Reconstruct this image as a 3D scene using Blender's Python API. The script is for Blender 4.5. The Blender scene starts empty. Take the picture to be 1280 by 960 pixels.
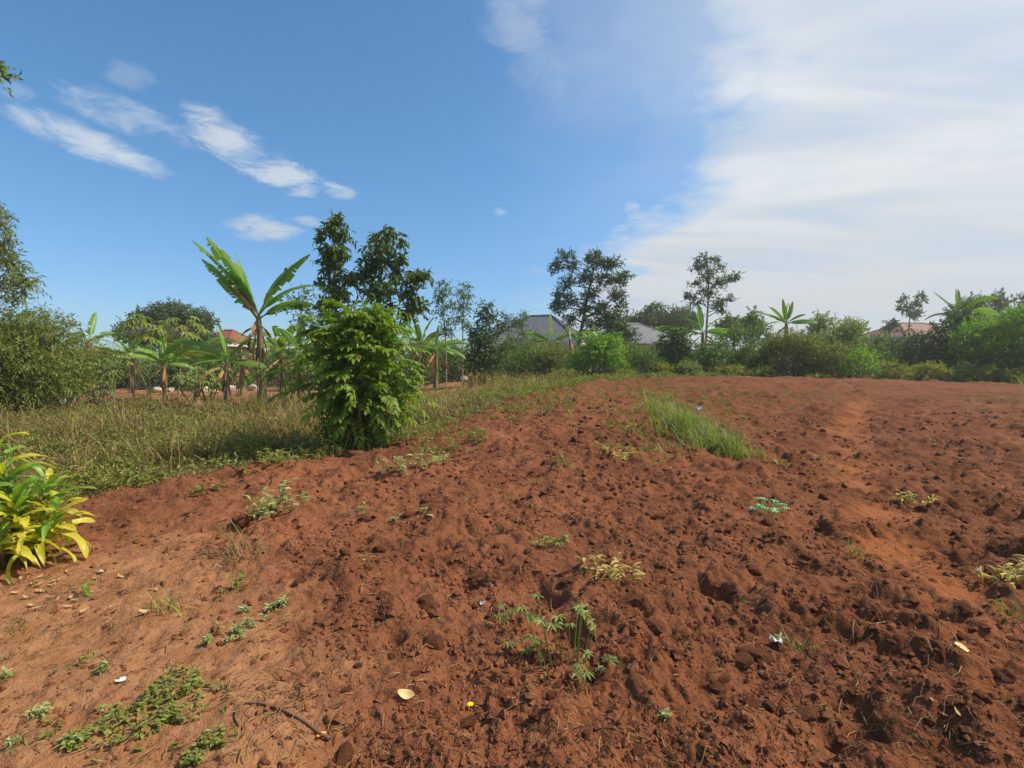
import bpy, math, random
import numpy as np
from mathutils import Vector, Matrix, Euler

# ------------------------------------------------------------------ camera, sky, sun, exposure
S = bpy.context.scene
C = S.collection
F = 640.0                      # focal length in photo pixels (1280 wide)
HORIZON = 458.0
PITCH = -math.atan((480 - HORIZON) / F)
CAMZ = 1.6
cam = bpy.data.cameras.new('camera'); cam_o = bpy.data.objects.new('camera', cam); C.objects.link(cam_o)
cam.sensor_width = 36; cam.lens = 18; cam.clip_start = 0.05; cam.clip_end = 20000
cam_o.location = (0, 0, CAMZ); cam_o.rotation_euler = (math.pi / 2 + PITCH, 0, 0)
S.camera = cam_o

SUN_AZ = math.radians(84)      # clockwise from +Y, towards +X
SUN_EL = math.radians(49)
S.view_settings.view_transform = 'Standard'; S.view_settings.look = 'None'
S.view_settings.gamma = 1.0; S.view_settings.use_curve_mapping = False
S.view_settings.exposure = 0.6
S.cycles.max_bounces = 5; S.cycles.diffuse_bounces = 3; S.cycles.transmission_bounces = 4; S.cycles.transparent_max_bounces = 4

sl = bpy.data.lights.new('sun', 'SUN'); sl.energy = 3.6; sl.angle = math.radians(0.6); sl.color = (1.0, 0.90, 0.75)
so = bpy.data.objects.new('sun', sl); C.objects.link(so)
sd = Vector((math.sin(SUN_AZ) * math.cos(SUN_EL), math.cos(SUN_AZ) * math.cos(SUN_EL), math.sin(SUN_EL)))
so.rotation_euler = (-sd).to_track_quat('-Z', 'Y').to_euler(); so.location = (20, 10, 30)

W = bpy.data.worlds.new('World'); S.world = W; W.use_nodes = True

class NT:
    """small helper to write node trees"""
    def __init__(s, nt): s.nt = nt; s.nt.nodes.clear()
    def n(s, t, **kw):
        nd = s.nt.nodes.new(t)
        for k, v in kw.items():
            if k.startswith('i_'):
                key = k[2:]
                key = int(key) if key.isdigit() else key
                s.put(nd.inputs[key], v)
            else: setattr(nd, k, v)
        return nd
    def put(s, sock, v):
        if hasattr(v, 'is_output') or isinstance(v, bpy.types.NodeSocket): s.nt.links.new(v, sock)
        else: sock.default_value = v
    def math(s, op, a, b=0.0, c=None, clamp=False):
        nd = s.n('ShaderNodeMath', operation=op, use_clamp=clamp)
        s.put(nd.inputs[0], a); s.put(nd.inputs[1], b)
        if c is not None: s.put(nd.inputs[2], c)
        return nd.outputs[0]
    def mix(s, f, a, b, mode='MIX'):
        nd = s.n('ShaderNodeMix', data_type='RGBA', blend_type=mode)
        s.put(nd.inputs[0], f); s.put(nd.inputs[6], a); s.put(nd.inputs[7], b)
        return nd.outputs[2]
    def noise(s, vec, scale, detail=4, rough=0.55, dist=0.0):
        nd = s.n('ShaderNodeTexNoise', i_Scale=scale, i_Detail=detail, i_Roughness=rough, i_Distortion=dist)
        if vec is not None: s.put(nd.inputs['Vector'], vec)
        return nd.outputs[0]
    def smooth(s, v, a, b, to0=0.0, to1=1.0):
        nd = s.n('ShaderNodeMapRange', interpolation_type='SMOOTHSTEP')
        s.put(nd.inputs[0], v); s.put(nd.inputs[1], a); s.put(nd.inputs[2], b); s.put(nd.inputs[3], to0); s.put(nd.inputs[4], to1)
        return nd.outputs[0]
    def link(s, a, b): s.nt.links.new(a, b)

def c4(c): return (c[0], c[1], c[2], 1.0)

def pix_dir(px, py):
    """direction (dx, 1, dz) seen at a photo pixel"""
    u = (px - 640) / F; v = (480 - py) / F
    c, s = math.cos(PITCH), math.sin(PITCH)
    y = c - v * s; z = s + v * c
    return u / y, z / y

def build_world():
    t = NT(W.node_tree)
    sky = t.n('ShaderNodeTexSky', sky_type='NISHITA', sun_disc=False, sun_elevation=SUN_EL, sun_rotation=SUN_AZ,
              altitude=1100.0, air_density=1.3, dust_density=0.9, ozone_density=2.0)
    tc = t.n('ShaderNodeTexCoord')
    nrm = t.n('ShaderNodeVectorMath', operation='NORMALIZE'); t.link(tc.outputs['Generated'], nrm.inputs[0])
    sx = t.n('ShaderNodeSeparateXYZ'); t.link(nrm.outputs[0], sx.inputs[0])
    x, y, z = sx.outputs
    zz = t.math('ADD', t.math('MAXIMUM', z, 0.0), 0.10)
    qx = t.math('DIVIDE', x, zz); qy = t.math('DIVIDE', y, zz)
    def combine(a, b, c=0.0):
        nd = t.n('ShaderNodeCombineXYZ'); t.put(nd.inputs[0], a); t.put(nd.inputs[1], b); t.put(nd.inputs[2], c); return nd.outputs[0]
    q = combine(qx, qy)
    nA = t.noise(q, 1.1, 3, 0.6, 0.3)
    nB = t.noise(q, 4.0, 4, 0.62, 0.4)
    # --- the broad veil of cloud over the right half of the sky
    rr = t.math('SQRT', t.math('ADD', t.math('MULTIPLY', x, x), t.math('MULTIPLY', y, y)))
    saz = t.math('DIVIDE', x, t.math('MAXIMUM', rr, 0.001))
    el = t.math('ARCTAN2', z, rr)
    cr = t.n('ShaderNodeFloatCurve')
    pts = [(0.0, 0.02), (0.10, 0.05), (0.21, 0.12), (0.26, 0.20), (0.33, 0.29), (0.42, 0.29), (0.60, 0.28), (1.0, 0.22)]
    cm = cr.mapping.curves[0]
    for i, p in enumerate(pts):
        if i < 2: cm.points[i].location = p
        else: cm.points.new(*p)
    cr.mapping.update()
    t.link(el, cr.inputs['Value'])
    edge = cr.outputs[0]
    d = t.math('SUBTRACT', saz, edge)
    d = t.math('ADD', d, t.math('MULTIPLY', t.math('SUBTRACT', nA, 0.5), 0.35))
    d = t.math('ADD', d, t.math('MULTIPLY', t.math('SUBTRACT', nB, 0.5), 0.22))
    veil = t.smooth(d, -0.05, 0.16)
    # long bands inside the veil
    mp = t.n('ShaderNodeMapping'); t.link(q, mp.inputs[0]); mp.inputs['Rotation'].default_value = (0, 0, math.radians(-62)); mp.inputs['Scale'].default_value = (0.30, 1.2, 1)
    band = t.noise(mp.outputs[0], 1.5, 5, 0.55, 0.7)
    veil = t.math('MULTIPLY', veil, t.smooth(band, 0.25, 0.60, 0.80, 1.0))
    # fade of a thin outer sheet left of the veil
    thin = t.math('MULTIPLY', t.smooth(d, -0.36, 0.12), t.smooth(el, 0.1, 0.6, 0.0, 0.45))
    # --- the small separate clouds, as ellipses on the cloud sheet broken up by noise
    def puff(px, py, lx, ly, ang, amp=1.0, rag=1.0):
        dx, dz = pix_dir(px, py)
        ln = math.sqrt(dx * dx + 1 + dz * dz); zz_ = dz / ln + 0.10
        cx, cy = dx / ln / zz_, 1 / ln / zz_
        # size given in pixels around the point: use local derivatives
        def Q(a, b):
            ddx, ddz = pix_dir(a, b); l = math.sqrt(ddx * ddx + 1 + ddz * ddz); k = ddz / l + 0.10
            return np.array([ddx / l / k, 1 / l / k])
        o = Q(px, py); J = np.stack([(Q(px + 5, py) - o) / 5, (Q(px, py + 5) - o) / 5], 1)
        Ji = np.linalg.inv(J)
        ca, sa = math.cos(ang), math.sin(ang)
        Rm = np.array([[ca / lx, sa / lx], [-sa / ly, ca / ly]]) @ Ji
        ax = t.math('SUBTRACT', qx, float(cx)); ay = t.math('SUBTRACT', qy, float(cy))
        u = t.math('ADD', t.math('MULTIPLY', ax, float(Rm[0, 0])), t.math('MULTIPLY', ay, float(Rm[0, 1])))
        v = t.math('ADD', t.math('MULTIPLY', ax, float(Rm[1, 0])), t.math('MULTIPLY', ay, float(Rm[1, 1])))
        r2 = t.math('ADD', t.math('MULTIPLY', u, u), t.math('MULTIPLY', v, v))
        g = t.math('SUBTRACT', 1.0, r2)
        g = t.math('ADD', g, t.math('MULTIPLY', t.math('SUBTRACT', nC, 0.5), 4.2 * rag))
        inside = t.smooth(r2, 2.8, 0.9)
        return t.math('MULTIPLY', t.math('MULTIPLY', t.smooth(g, -0.5, 1.5), inside), amp)
    nC = t.noise(q, 7.0, 5, 0.66, 0.5)
    tot = None
    for a in [(125, 184, 98, 18, 0.37, 0.8, 0.9), (165, 150, 85, 20, 0.36, 0.45, 1.3), (285, 178, 60, 24, 0.55, 0.85, 1.0), (355, 220, 55, 20, 0.35, 0.7, 1.2),
              (422, 240, 25, 10, 0.3, 0.5, 1.2), (332, 287, 45, 16, 0.08, 0.85, 0.7), (388, 279, 20, 7, 0.2, 0.5, 1.0), (22, 118, 25, 12, 0.3, 0.22, 1.3), (165, 95, 32, 18, 0.3, 0.16, 1.4),
              (650, 20, 70, 50, 0.9, 0.38, 0.8), (690, 85, 60, 50, 0.9, 0.25, .8), (790, 258, 12, 8, 0.1, 0.5, 1.0), (622, 266, 10, 6, 0.1, 0.4, 1.0), (800, 288, 55, 20, -0.45, 0.6, 1.2)]:
        p = puff(*a)
        tot = p if tot is None else t.math('MAXIMUM', tot, p)
    m = t.math('MAXIMUM', t.math('MAXIMUM', veil, thin), tot, clamp=True)
    above = t.smooth(z, -0.02, 0.03)
    m = t.math('MULTIPLY', m, above)
    ccol = t.mix(t.smooth(band, 0.3, 0.65), c4((5.1, 5.7, 6.3)), c4((6.9, 7.2, 7.4)))
    ccol = t.mix(t.smooth(el, 0.0, 0.45), c4((5.0, 5.4, 5.7)), ccol)
    tint = t.mix(t.smooth(el, -0.02, 0.42), c4((0.66, 0.88, 1.22)), c4((0.68, 1.06, 1.27)))
    skyc = t.mix(1.0, sky.outputs[0], tint, 'MULTIPLY')
    col = t.mix(m, skyc, ccol)
    bg = t.n('ShaderNodeBackground', i_Strength=0.08); t.link(col, bg.inputs[0])
    out = t.n('ShaderNodeOutputWorld'); t.link(bg.outputs[0], out.inputs[0])
build_world()
W.cycles.sampling_method = 'MANUAL'; W.cycles.sample_map_resolution = 512

# ------------------------------------------------------------------ numpy noise
def _hash(ix, iy, s):
    h = (ix.astype(np.int64) * 374761393 + iy.astype(np.int64) * 668265263 + s * 974711) & 0xFFFFFFFF
    h = ((h ^ (h >> 13)) * 1274126177) & 0xFFFFFFFF
    h = h ^ (h >> 16)
    return (h & 0xFFFFFF) / float(0x1000000)
def vnoise(x, y, s=0):
    ix = np.floor(x); iy = np.floor(y); fx = x - ix; fy = y - iy
    u = fx * fx * fx * (fx * (fx * 6 - 15) + 10); v = fy * fy * fy * (fy * (fy * 6 - 15) + 10)
    def g(ax, ay):
        a = _hash(ix + ax, iy + ay, s) * 2 * np.pi
        return np.cos(a) * (fx - ax) + np.sin(a) * (fy - ay)
    a = g(0, 0); b = g(1, 0); c = g(0, 1); d = g(1, 1)
    return (a + (b - a) * u) * (1 - v) + (c + (d - c) * u) * v
def fbm(x, y, s=0, o=4, g=0.5):
    r = 0; a = 1.0
    for i in range(o):
        r = r + a * vnoise(x * 2 ** i + 17.3 * i, y * 2 ** i - 9.1 * i, s + i); a *= g
    return r
def clods(x, y, cell, s, prob=0.6):
    """rounded lumps, one at most per cell; returns height in units of the cell"""
    X = x / cell; Y = y / cell
    ix = np.floor(X); iy = np.floor(Y); best = np.zeros_like(X)
    for ax in (-1, 0, 1):
        for ay in (-1, 0, 1):
            cx = ix + ax; cy = iy + ay
            px = cx + _hash(cx, cy, s); py = cy + _hash(cx, cy, s + 1)
            R = 0.25 + 0.55 * _hash(cx, cy, s + 2)
            on = _hash(cx, cy, s + 3) < prob
            th = _hash(cx, cy, s + 4) * 3.14159
            dx = X - px; dy = Y - py
            c = np.cos(th); sn = np.sin(th)
            e1 = dx * c + dy * sn; e2 = (-dx * sn + dy * c) * 1.5
            d2 = (e1 * e1 + e2 * e2) / (R * R)
            h = np.where(on, R * np.clip(1 - d2, 0, 1) ** 0.62, 0)
            best = np.maximum(best, h)
    return best
def sstep(a, b, x):
    t = np.clip((x - a) / (b - a), 0, 1); return t * t * (3 - 2 * t)

# ------------------------------------------------------------------ terrain
def H0(x, y):
    x = np.asarray(x, float); y = np.asarray(y, float)
    s1 = sstep(4, 27, y)
    side = 0.22 + 0.78 * sstep(-11, 3, x)
    side = side * (1 - 0.38 * sstep(8, 28, x))
    h = 1.02 * s1 * side
    h = h + 0.40 * np.exp(-((x - 1.2 - .0 * y) ** 2 / 6 + (y - 12.0) ** 2 / 20))
    h = h - 0.24 * np.exp(-((x - 6.5) ** 2 / 6 + (y - 9.0) ** 2 / 26))
    h = h + 0.16 * np.exp(-((x + 2.6) ** 2 / 3.0 + (y - 6.3) ** 2 / 1.6))
    h = h + 0.07 * fbm(x * 0.33, y * 0.33, 5, 3) * sstep(1, 4, y)
    h = h - 1.2 * sstep(70, 400, np.hypot(x, y))
    return h
def unproj(px, py):
    dx, dz = pix_dir(px, py)
    ys = np.concatenate([np.linspace(0.8, 40, 1600), np.linspace(40, 400, 600)])
    z = CAMZ + dz * ys; h = H0(dx * ys, ys)
    k = np.argmax(z <= h)
    if z[k] > h[k]: k = len(ys) - 1
    return dx * ys[k], ys[k]
EDGE_PX = [(-420, 690), (-200, 668), (0, 640), (120, 628), (240, 603), (330, 590), (430, 578), (520, 552), (600, 520), (680, 494), (750, 476), (830, 474), (900, 473), (1000, 474), (1100, 474), (1200, 477), (1280, 482), (1420, 490), (1700, 505)]
_e = [unproj(*p) for p in EDGE_PX]
EDGE_A = np.array([a / b for a, b in _e]); EDGE_Y = np.array([b for a, b in _e])
def edge_y(x, y):
    a = x / np.maximum(y, 0.05)
    return np.interp(a, EDGE_A, EDGE_Y)
def seg_dist(x, y, pts):
    best = np.full(np.shape(x), 1e9)
    for (ax, ay), (bx, by) in zip(pts[:-1], pts[1:]):
        vx, vy = bx - ax, by - ay; t = np.clip(((x - ax) * vx + (y - ay) * vy) / (vx * vx + vy * vy), 0, 1)
        best = np.minimum(best, np.hypot(x - ax - t * vx, y - ay - t * vy))
    return best
PATH = [unproj(*p) for p in [(1072, 500), (1062, 560), (1075, 610), (1105, 660), (1160, 720), (1230, 790), (1300, 850)]]
PACK = [unproj(*p) for p in [(-60, 800), (120, 735), (150, 800), (180, 900), (150, 1000)]]
# trodden hollows and raised prints
HOLES = [(515, 679, .16, .10), (455, 692, .09, .08), (470, 775, .08, .08), (492, 800, .07, .08), (745, 560, .2, .07), (590, 735, .12, .08), (670, 745, .12, .1), (690, 760, .12, .1), (640, 690, .12, .08),
         (895, 748, .16, .08), (875, 740, .12, .07), (1230, 890, .22, .12), (1060, 885, .10, .07), (1080, 920, .10, .08), (1040, 930, .1, .07), (900, 480, .6, .1), (370, 800, .08, .06), (935, 612, .3, .1), (1005, 720, .2, .1), (700, 800, .2, .09)]
HOLES = [unproj(a, b) + (r, d) for a, b, r, d in HOLES]
BUMPS = [(475, 690, .10, .05), (492, 765, .11, .06), (1190, 905, .3, .12), (940, 600, .22, .14), (1000, 600, .22, .12), (985, 690, .25, .1), (660, 735, .15, .06), (1215, 600, .35, .12), (1140, 630, .2, .1)]
BUMPS = [unproj(a, b) + (r, d) for a, b, r, d in BUMPS]

def masks(x, y):
    n = 0.75 * fbm(x * 0.9, y * 0.9, 40, 3) + 0.45 * vnoise(x * 4, y * 4, 44)
    B = edge_y(x, y)
    g = sstep(-0.25, 0.5, (y - B) / (0.05 * B + 0.15) * 0.5 + n * 0.9)
    g = np.where(y < 0.3, 0, g)
    path = sstep(0.55, 0.05, seg_dist(x, y, PATH) + 0.55 * n + 0.12 * vnoise(x * 9, y * 9, 47)) * (1 - g) * sstep(-.35, .25, fbm(x * .9, y * .9, 49, 2) + .12)
    pack = sstep(1.25, 0.35, seg_dist(x, y, PACK) + 0.5 * n) * (1 - g)
    return g, path, pack

def detail(x, y, g, path, pack, spacing):
    till = (1 - g) * (1 - 0.75 * path) * (1 - 0.68 * pack)
    wx = x + 0.05 * vnoise(x * 7, y * 7, 61) + 0.02 * vnoise(x * 23, y * 23, 62)
    wy = y + 0.05 * vnoise(x * 7, y * 7, 63) + 0.02 * vnoise(x * 23, y * 23, 64)
    h = 0.07 * fbm(x * 0.8, y * 0.8, 70, 3) + 0.05 * fbm(x * 2.6, y * 2.6, 75, 3)
    patch = sstep(-0.25, 0.35, fbm(x * 0.7, y * 0.7, 66, 2))
    rough = (0.5 + 0.6 * patch) * (0.8 + 0.5 * sstep(-1, 5, x))
    for fq, am, sd_ in ((3.1, .050, 200), (7.3, .032, 201), (16.0, .018, 202), (34.0, .009, 203)):   # creased, crumbly relief
        h = h + am * rough * sstep(.5 / fq, .2 / fq, spacing) * (np.abs(vnoise(wx * fq, wy * fq, sd_)) * 2.2 - .5)
    for cell, amp, s, p in ((0.62, 0.10, 80, .45), (0.33, 0.11, 90, .45), (0.17, 0.14, 100, .5), (0.09, 0.20, 110, .6), (0.048, 0.27, 120, .75)):
        fade = sstep(0.85 * cell, 0.35 * cell, spacing) * (1 + (.07 if cell < .2 else -.035) * np.clip(y - 4, 0, 12))
        if fade.max() <= 0: continue
        k = fade > 0
        hh = np.zeros_like(x); hh[k] = clods(wx[k], wy[k], cell, s, p)
        h = h + hh * cell * amp * fade * rough * 1.75
    h = h + 0.012 * fbm(x * 14, y * 14, 130, 2) * sstep(.05, .02, spacing) + 0.006 * fbm(x * 45, y * 45, 140, 2) * sstep(.02, .008, spacing)
    h = h * till + (1 - till) * (0.02 * fbm(x * 3, y * 3, 150, 3) + 0.012 * fbm(x * 12, y * 12, 155, 3) * sstep(.05, .02, spacing))
    h = h + 0.10 * (1 - g) * sstep(2.0, 5.0, y) - 0.05 * path
    for hx, hy, r, dpt in HOLES:
        dd = np.hypot(x - hx, (y - hy) * 0.9); k = dd < 2.2 * r
        h[k] -= dpt * np.exp(-(dd[k] / (0.75 * r)) ** 3.0)
    for hx, hy, r, dpt in BUMPS:
        dd = np.maximum(np.hypot(x - hx, y - hy) + 0.25 * r * vnoise(x * 9, y * 9, 171), 0); k = dd < 2.2 * r
        h[k] += dpt * np.exp(-(dd[k] / (0.8 * r)) ** 2.6)
    return h
_az = np.radians(np.concatenate([np.linspace(-180, -59, 30)[:-1], np.linspace(-59, 59, 580), np.linspace(59, 180, 30)[1:-1]]))
_rr = np.concatenate([np.geomspace(0.25, 1.5, 16)[:-1], np.geomspace(1.5, 45, 740), np.geomspace(45, 2500, 50)[1:]])
NA, NR = len(_az), len(_rr)
_A, _R = np.meshgrid(_az, _rr)
GX = (_R * np.sin(_A)); GY = (_R * np.cos(_A))
_sp = np.maximum(_R * 0.0046, np.where(np.abs(_A) < math.radians(59.5), _R * 0.0036, _R * 0.07)); _sp = np.where(_R > 45, _R * .08, _sp)
def flat(a): return a.ravel()
_g, _p, _k = masks(flat(GX), flat(GY))
_h = H0(flat(GX), flat(GY)) + detail(flat(GX), flat(GY), _g, _p, _k, flat(_sp))
GZ = _h.reshape(NR, NA)
_fx, _fy = flat(GX), flat(GY)
_moist = sstep(-2.0, 3.5, _fx - .1 * _fy + 2.2 * fbm(_fx * .45, _fy * .45, 600, 3)) * sstep(-.6, .5, fbm(_fx * 1.1, _fy * 1.1, 610, 3) + .25)
_bare = sstep(-.25, .25, np.minimum(_fy - 17.5, 31 - _fy) * .3 + fbm(_fx * .35, _fy * .35, 620, 3)) * sstep(1, -3, _fx + .0 * _fy)
def HZ(x, y):
    """height of the built ground at a point (bilinear on the polar grid)"""
    x = np.atleast_1d(np.asarray(x, float)); y = np.atleast_1d(np.asarray(y, float))
    r = np.hypot(x, y); a = np.arctan2(x, y)
    i = np.clip(np.searchsorted(_rr, r) - 1, 0, NR - 2); j = np.clip(np.searchsorted(_az, a) - 1, 0, NA - 2)
    fr = np.clip((r - _rr[i]) / (_rr[i + 1] - _rr[i]), 0, 1); fa = np.clip((a - _az[j]) / (_az[j + 1] - _az[j]), 0, 1)
    return (GZ[i, j] * (1 - fr) * (1 - fa) + GZ[i + 1, j] * fr * (1 - fa) + GZ[i, j + 1] * (1 - fr) * fa + GZ[i + 1, j + 1] * fr * fa)
def hz(x, y): return float(HZ(x, y)[0])
def on_ground(px, py):
    x, y = unproj(px, py); return x, y, hz(x, y)
def at(px, depth):
    """point of the ground straight under photo column px at that depth"""
    x = (px - 640) / F * depth; return x, depth, hz(x, depth)
def ztop(py, depth): return CAMZ + pix_dir(640, py)[1] * depth

# ------------------------------------------------------------------ mesh helpers
def tago(o, label=None, cat=None, group=None, kind=None):
    for k, v in (('label', label), ('category', cat), ('group', group), ('kind', kind)):
        if v: o[k] = v
    return o
def mesh_from(name, V, faces, mats, rnd=None, matidx=None, smooth=False, attrs=None):
    """faces: list of int arrays (n,3) or (n,4)"""
    me = bpy.data.meshes.new(name)
    V = np.asarray(V, np.float32)
    me.vertices.add(len(V)); me.vertices.foreach_set('co', V.ravel())
    nl = sum(f.size for f in faces); nf = sum(len(f) for f in faces)
    me.loops.add(nl); me.polygons.add(nf)
    me.loops.foreach_set('vertex_index', np.concatenate([f.ravel() for f in faces]).astype(np.int32))
    tot = np.concatenate([np.full(len(f), f.shape[1], np.int32) for f in faces])
    st = np.concatenate([[0], np.cumsum(tot)[:-1]]).astype(np.int32)
    me.polygons.foreach_set('loop_start', st); me.polygons.foreach_set('loop_total', tot)
    for m in (mats if isinstance(mats, (list, tuple)) else [mats]): me.materials.append(m)
    if matidx is not None: me.polygons.foreach_set('material_index', np.asarray(matidx, np.int32))
    me.polygons.foreach_set('use_smooth', np.full(nf, bool(smooth)))
    if rnd is not None:
        a = me.attributes.new('rnd', 'FLOAT', 'FACE'); a.data.foreach_set('value', np.asarray(rnd, np.float32))
    for k, v in (attrs or {}).items():
        a = me.attributes.new(k, 'FLOAT', 'POINT'); a.data.foreach_set('value', np.asarray(v, np.float32))
    me.update(calc_edges=True)
    return me
def obj(name, me, parent=None):
    o = bpy.data.objects.new(name, me); C.objects.link(o)
    if parent is not None: o.parent = parent
    return o
def empty(name, loc, label, cat, group=None):
    o = bpy.data.objects.new(name, None); C.objects.link(o); o.location = loc; o.empty_display_size = 0.2
    return tago(o, label, cat, group)

class Buf:
    """collects vertices and faces (with a random value per face) for one mesh"""
    def __init__(s): s.V = []; s.F3 = []; s.F4 = []; s.r3 = []; s.r4 = []; s.m3 = []; s.m4 = []; s.n = 0
    def add(s, V, f3=None, f4=None, r=0.5, m=0):
        V = np.asarray(V, float).reshape(-1, 3); s.V.append(V)
        if f3 is not None and len(f3):
            f3 = np.asarray(f3); s.F3.append(f3 + s.n); s.r3.append(np.broadcast_to(np.asarray(r, float), (len(f3),)) if not isinstance(r, tuple) else r[0]); s.m3.append(np.full(len(f3), m))
        if f4 is not None and len(f4):
            f4 = np.asarray(f4); s.F4.append(f4 + s.n); s.r4.append(np.broadcast_to(np.asarray(r, float), (len(f4),)) if not isinstance(r, tuple) else r[1]); s.m4.append(np.full(len(f4), m))
        s.n += len(V)
    def mesh(s, name, mats, smooth=False):
        V = np.concatenate(s.V); fs = []; rr = []; mm = []
        if s.F3: fs.append(np.concatenate(s.F3)); rr += s.r3; mm += s.m3
        if s.F4: fs.append(np.concatenate(s.F4)); rr += s.r4; mm += s.m4
        return mesh_from(name, V, fs, mats, np.concatenate(rr), np.concatenate(mm), smooth)
    def obj(s, name, mats, parent=None, smooth=False): return obj(name, s.mesh(name, mats, smooth), parent)

def unit(v): return v / np.maximum(np.linalg.norm(v, axis=-1, keepdims=True), 1e-9)
def tube(buf, pts, rad, sides=6, r=0.5, m=0, cap=True):
    P = np.asarray(pts, float); n = len(P); rad = np.broadcast_to(np.asarray(rad, float), (n,))
    T = unit(np.gradient(P, axis=0)); ref = np.array([0.31, 0.95, 0.02]) if abs(T[0, 2]) > .6 else np.array([0, 0, 1.0])
    A = unit(np.cross(T, ref)); B = np.cross(T, A)
    th = np.arange(sides) * 2 * np.pi / sides
    V = P[:, None] + rad[:, None, None] * (np.cos(th)[None, :, None] * A[:, None] + np.sin(th)[None, :, None] * B[:, None])
    i = np.arange(n - 1)[:, None] * sides; j = np.arange(sides)[None]; k = (j + 1) % sides
    f4 = np.stack([i + j, i + k, i + sides + k, i + sides + j], -1).reshape(-1, 4)
    V = V.reshape(-1, 3); f3 = None
    if cap:
        V = np.concatenate([V, P[-1:]]); b = (n - 1) * sides; e = n * sides
        f3 = np.stack([b + j[0], b + k[0], np.full(sides, e)], -1)
    buf.add(V, f3, f4, r, m)

LEAF_T = {  # template (along, side, lift), tri faces
    'dia': (np.array([[0, 0, 0], [.42, .5, .07], [1, 0, -.12], [.42, -.5, .07]]), np.array([[0, 2, 1], [0, 3, 2]])),
    'oval': (np.array([[0, 0, 0], [.34, 0, -.0], [.7, 0, -.06], [1, 0, -.2], [.26, .42, .07], [.66, .44, .02], [.26, -.42, .07], [.66, -.44, .02]]),
             np.array([[0, 1, 4], [1, 2, 5], [1, 5, 4], [2, 3, 5], [0, 6, 1], [1, 6, 7], [1, 7, 2], [2, 7, 3]])),
    'lance': (np.array([[0, 0, 0], [.42, .5, .05], [.5, 0, -.03], [.42, -.5, .05], [1, 0, -.24]]), np.array([[0, 2, 1], [0, 3, 2], [1, 2, 4], [2, 3, 4]])),
    'blade': (np.array([[0, .5, 0], [0, -.5, 0], [.4, .42, 0], [.4, -.42, 0], [.75, .25, -.06], [.75, -.25, -.06], [1, 0, -.2]]),
              np.array([[0, 1, 3], [0, 3, 2], [2, 3, 5], [2, 5, 4], [4, 5, 6]])),
}
def leaves(buf, Pp, D, N, L, Wd, rnd, kind='dia', m=0):
    V0, F0 = LEAF_T[kind]; n = len(Pp)
    D = unit(D); Sd = unit(np.cross(D, N)); N2 = np.cross(Sd, D)
    L = np.broadcast_to(np.asarray(L, float), (n,)); Wd = np.broadcast_to(np.asarray(Wd, float), (n,))
    V = (Pp[:, None] + D[:, None] * (V0[None, :, 0:1] * L[:, None, None]) + Sd[:, None] * (V0[None, :, 1:2] * Wd[:, None, None]) + N2[:, None] * (V0[None, :, 2:3] * L[:, None, None]))
    f = (np.arange(n) * len(V0))[:, None, None] + F0[None]
    buf.add(V.reshape(-1, 3), f3=f.reshape(-1, 3), r=(np.repeat(rnd, len(F0)), None), m=m)

def twig_cloud(buf, rng, cen, rad, ntw, nlf=8, L=.12, Wd=.05, tl=.35, droop=.3, kind='dia', out=0.9, up=0.25, shell=0.55, bias=0.0):
    """ntw leafy twigs spread through an ellipsoid; rnd per leaf = clump + twig + leaf share"""
    cen = np.asarray(cen, float); rad = np.asarray(rad, float)
    d = unit(rng.normal(size=(ntw, 3)))
    rr = rng.uniform(0, 1, ntw) ** (1 / 3.0); rr = shell + (1 - shell) * rr if shell > 0 else rr
    rr = rr * rng.uniform(.55, 1.0, ntw)
    st = cen + d * rad * rr[:, None]
    tdir = unit(d * out * np.array([1, 1, .8]) + rng.normal(size=(ntw, 3)) * .5 + np.array([0, 0, up]))
    tlen = tl * rng.uniform(.6, 1.3, ntw)
    t = (np.arange(nlf) + .5) / nlf
    ps = st[:, None] + tdir[:, None] * (tlen[:, None] * t[None])[..., None]
    ps[..., 2] -= droop * .35 * (tlen[:, None] * t[None] ** 2)
    ps = ps + rng.normal(size=ps.shape) * tl * .04
    ld = unit(rng.normal(size=ps.shape) * .75 + tdir[:, None] * .75 + np.array([0, 0, -droop]))
    nn = unit(rng.normal(size=ps.shape) * .85 + np.array([0, 0, .6]) + d[:, None] * .35)
    n = ntw * nlf
    r = .25 * rng.uniform() + .3 * np.repeat(rng.uniform(size=ntw), nlf) + .45 * rng.uniform(size=n) + bias
    leaves(buf, ps.reshape(-1, 3), ld.reshape(-1, 3), nn.reshape(-1, 3), L * rng.uniform(.65, 1.25, n), Wd * rng.uniform(.75, 1.2, n), np.clip(r, 0, 1), kind)

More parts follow.
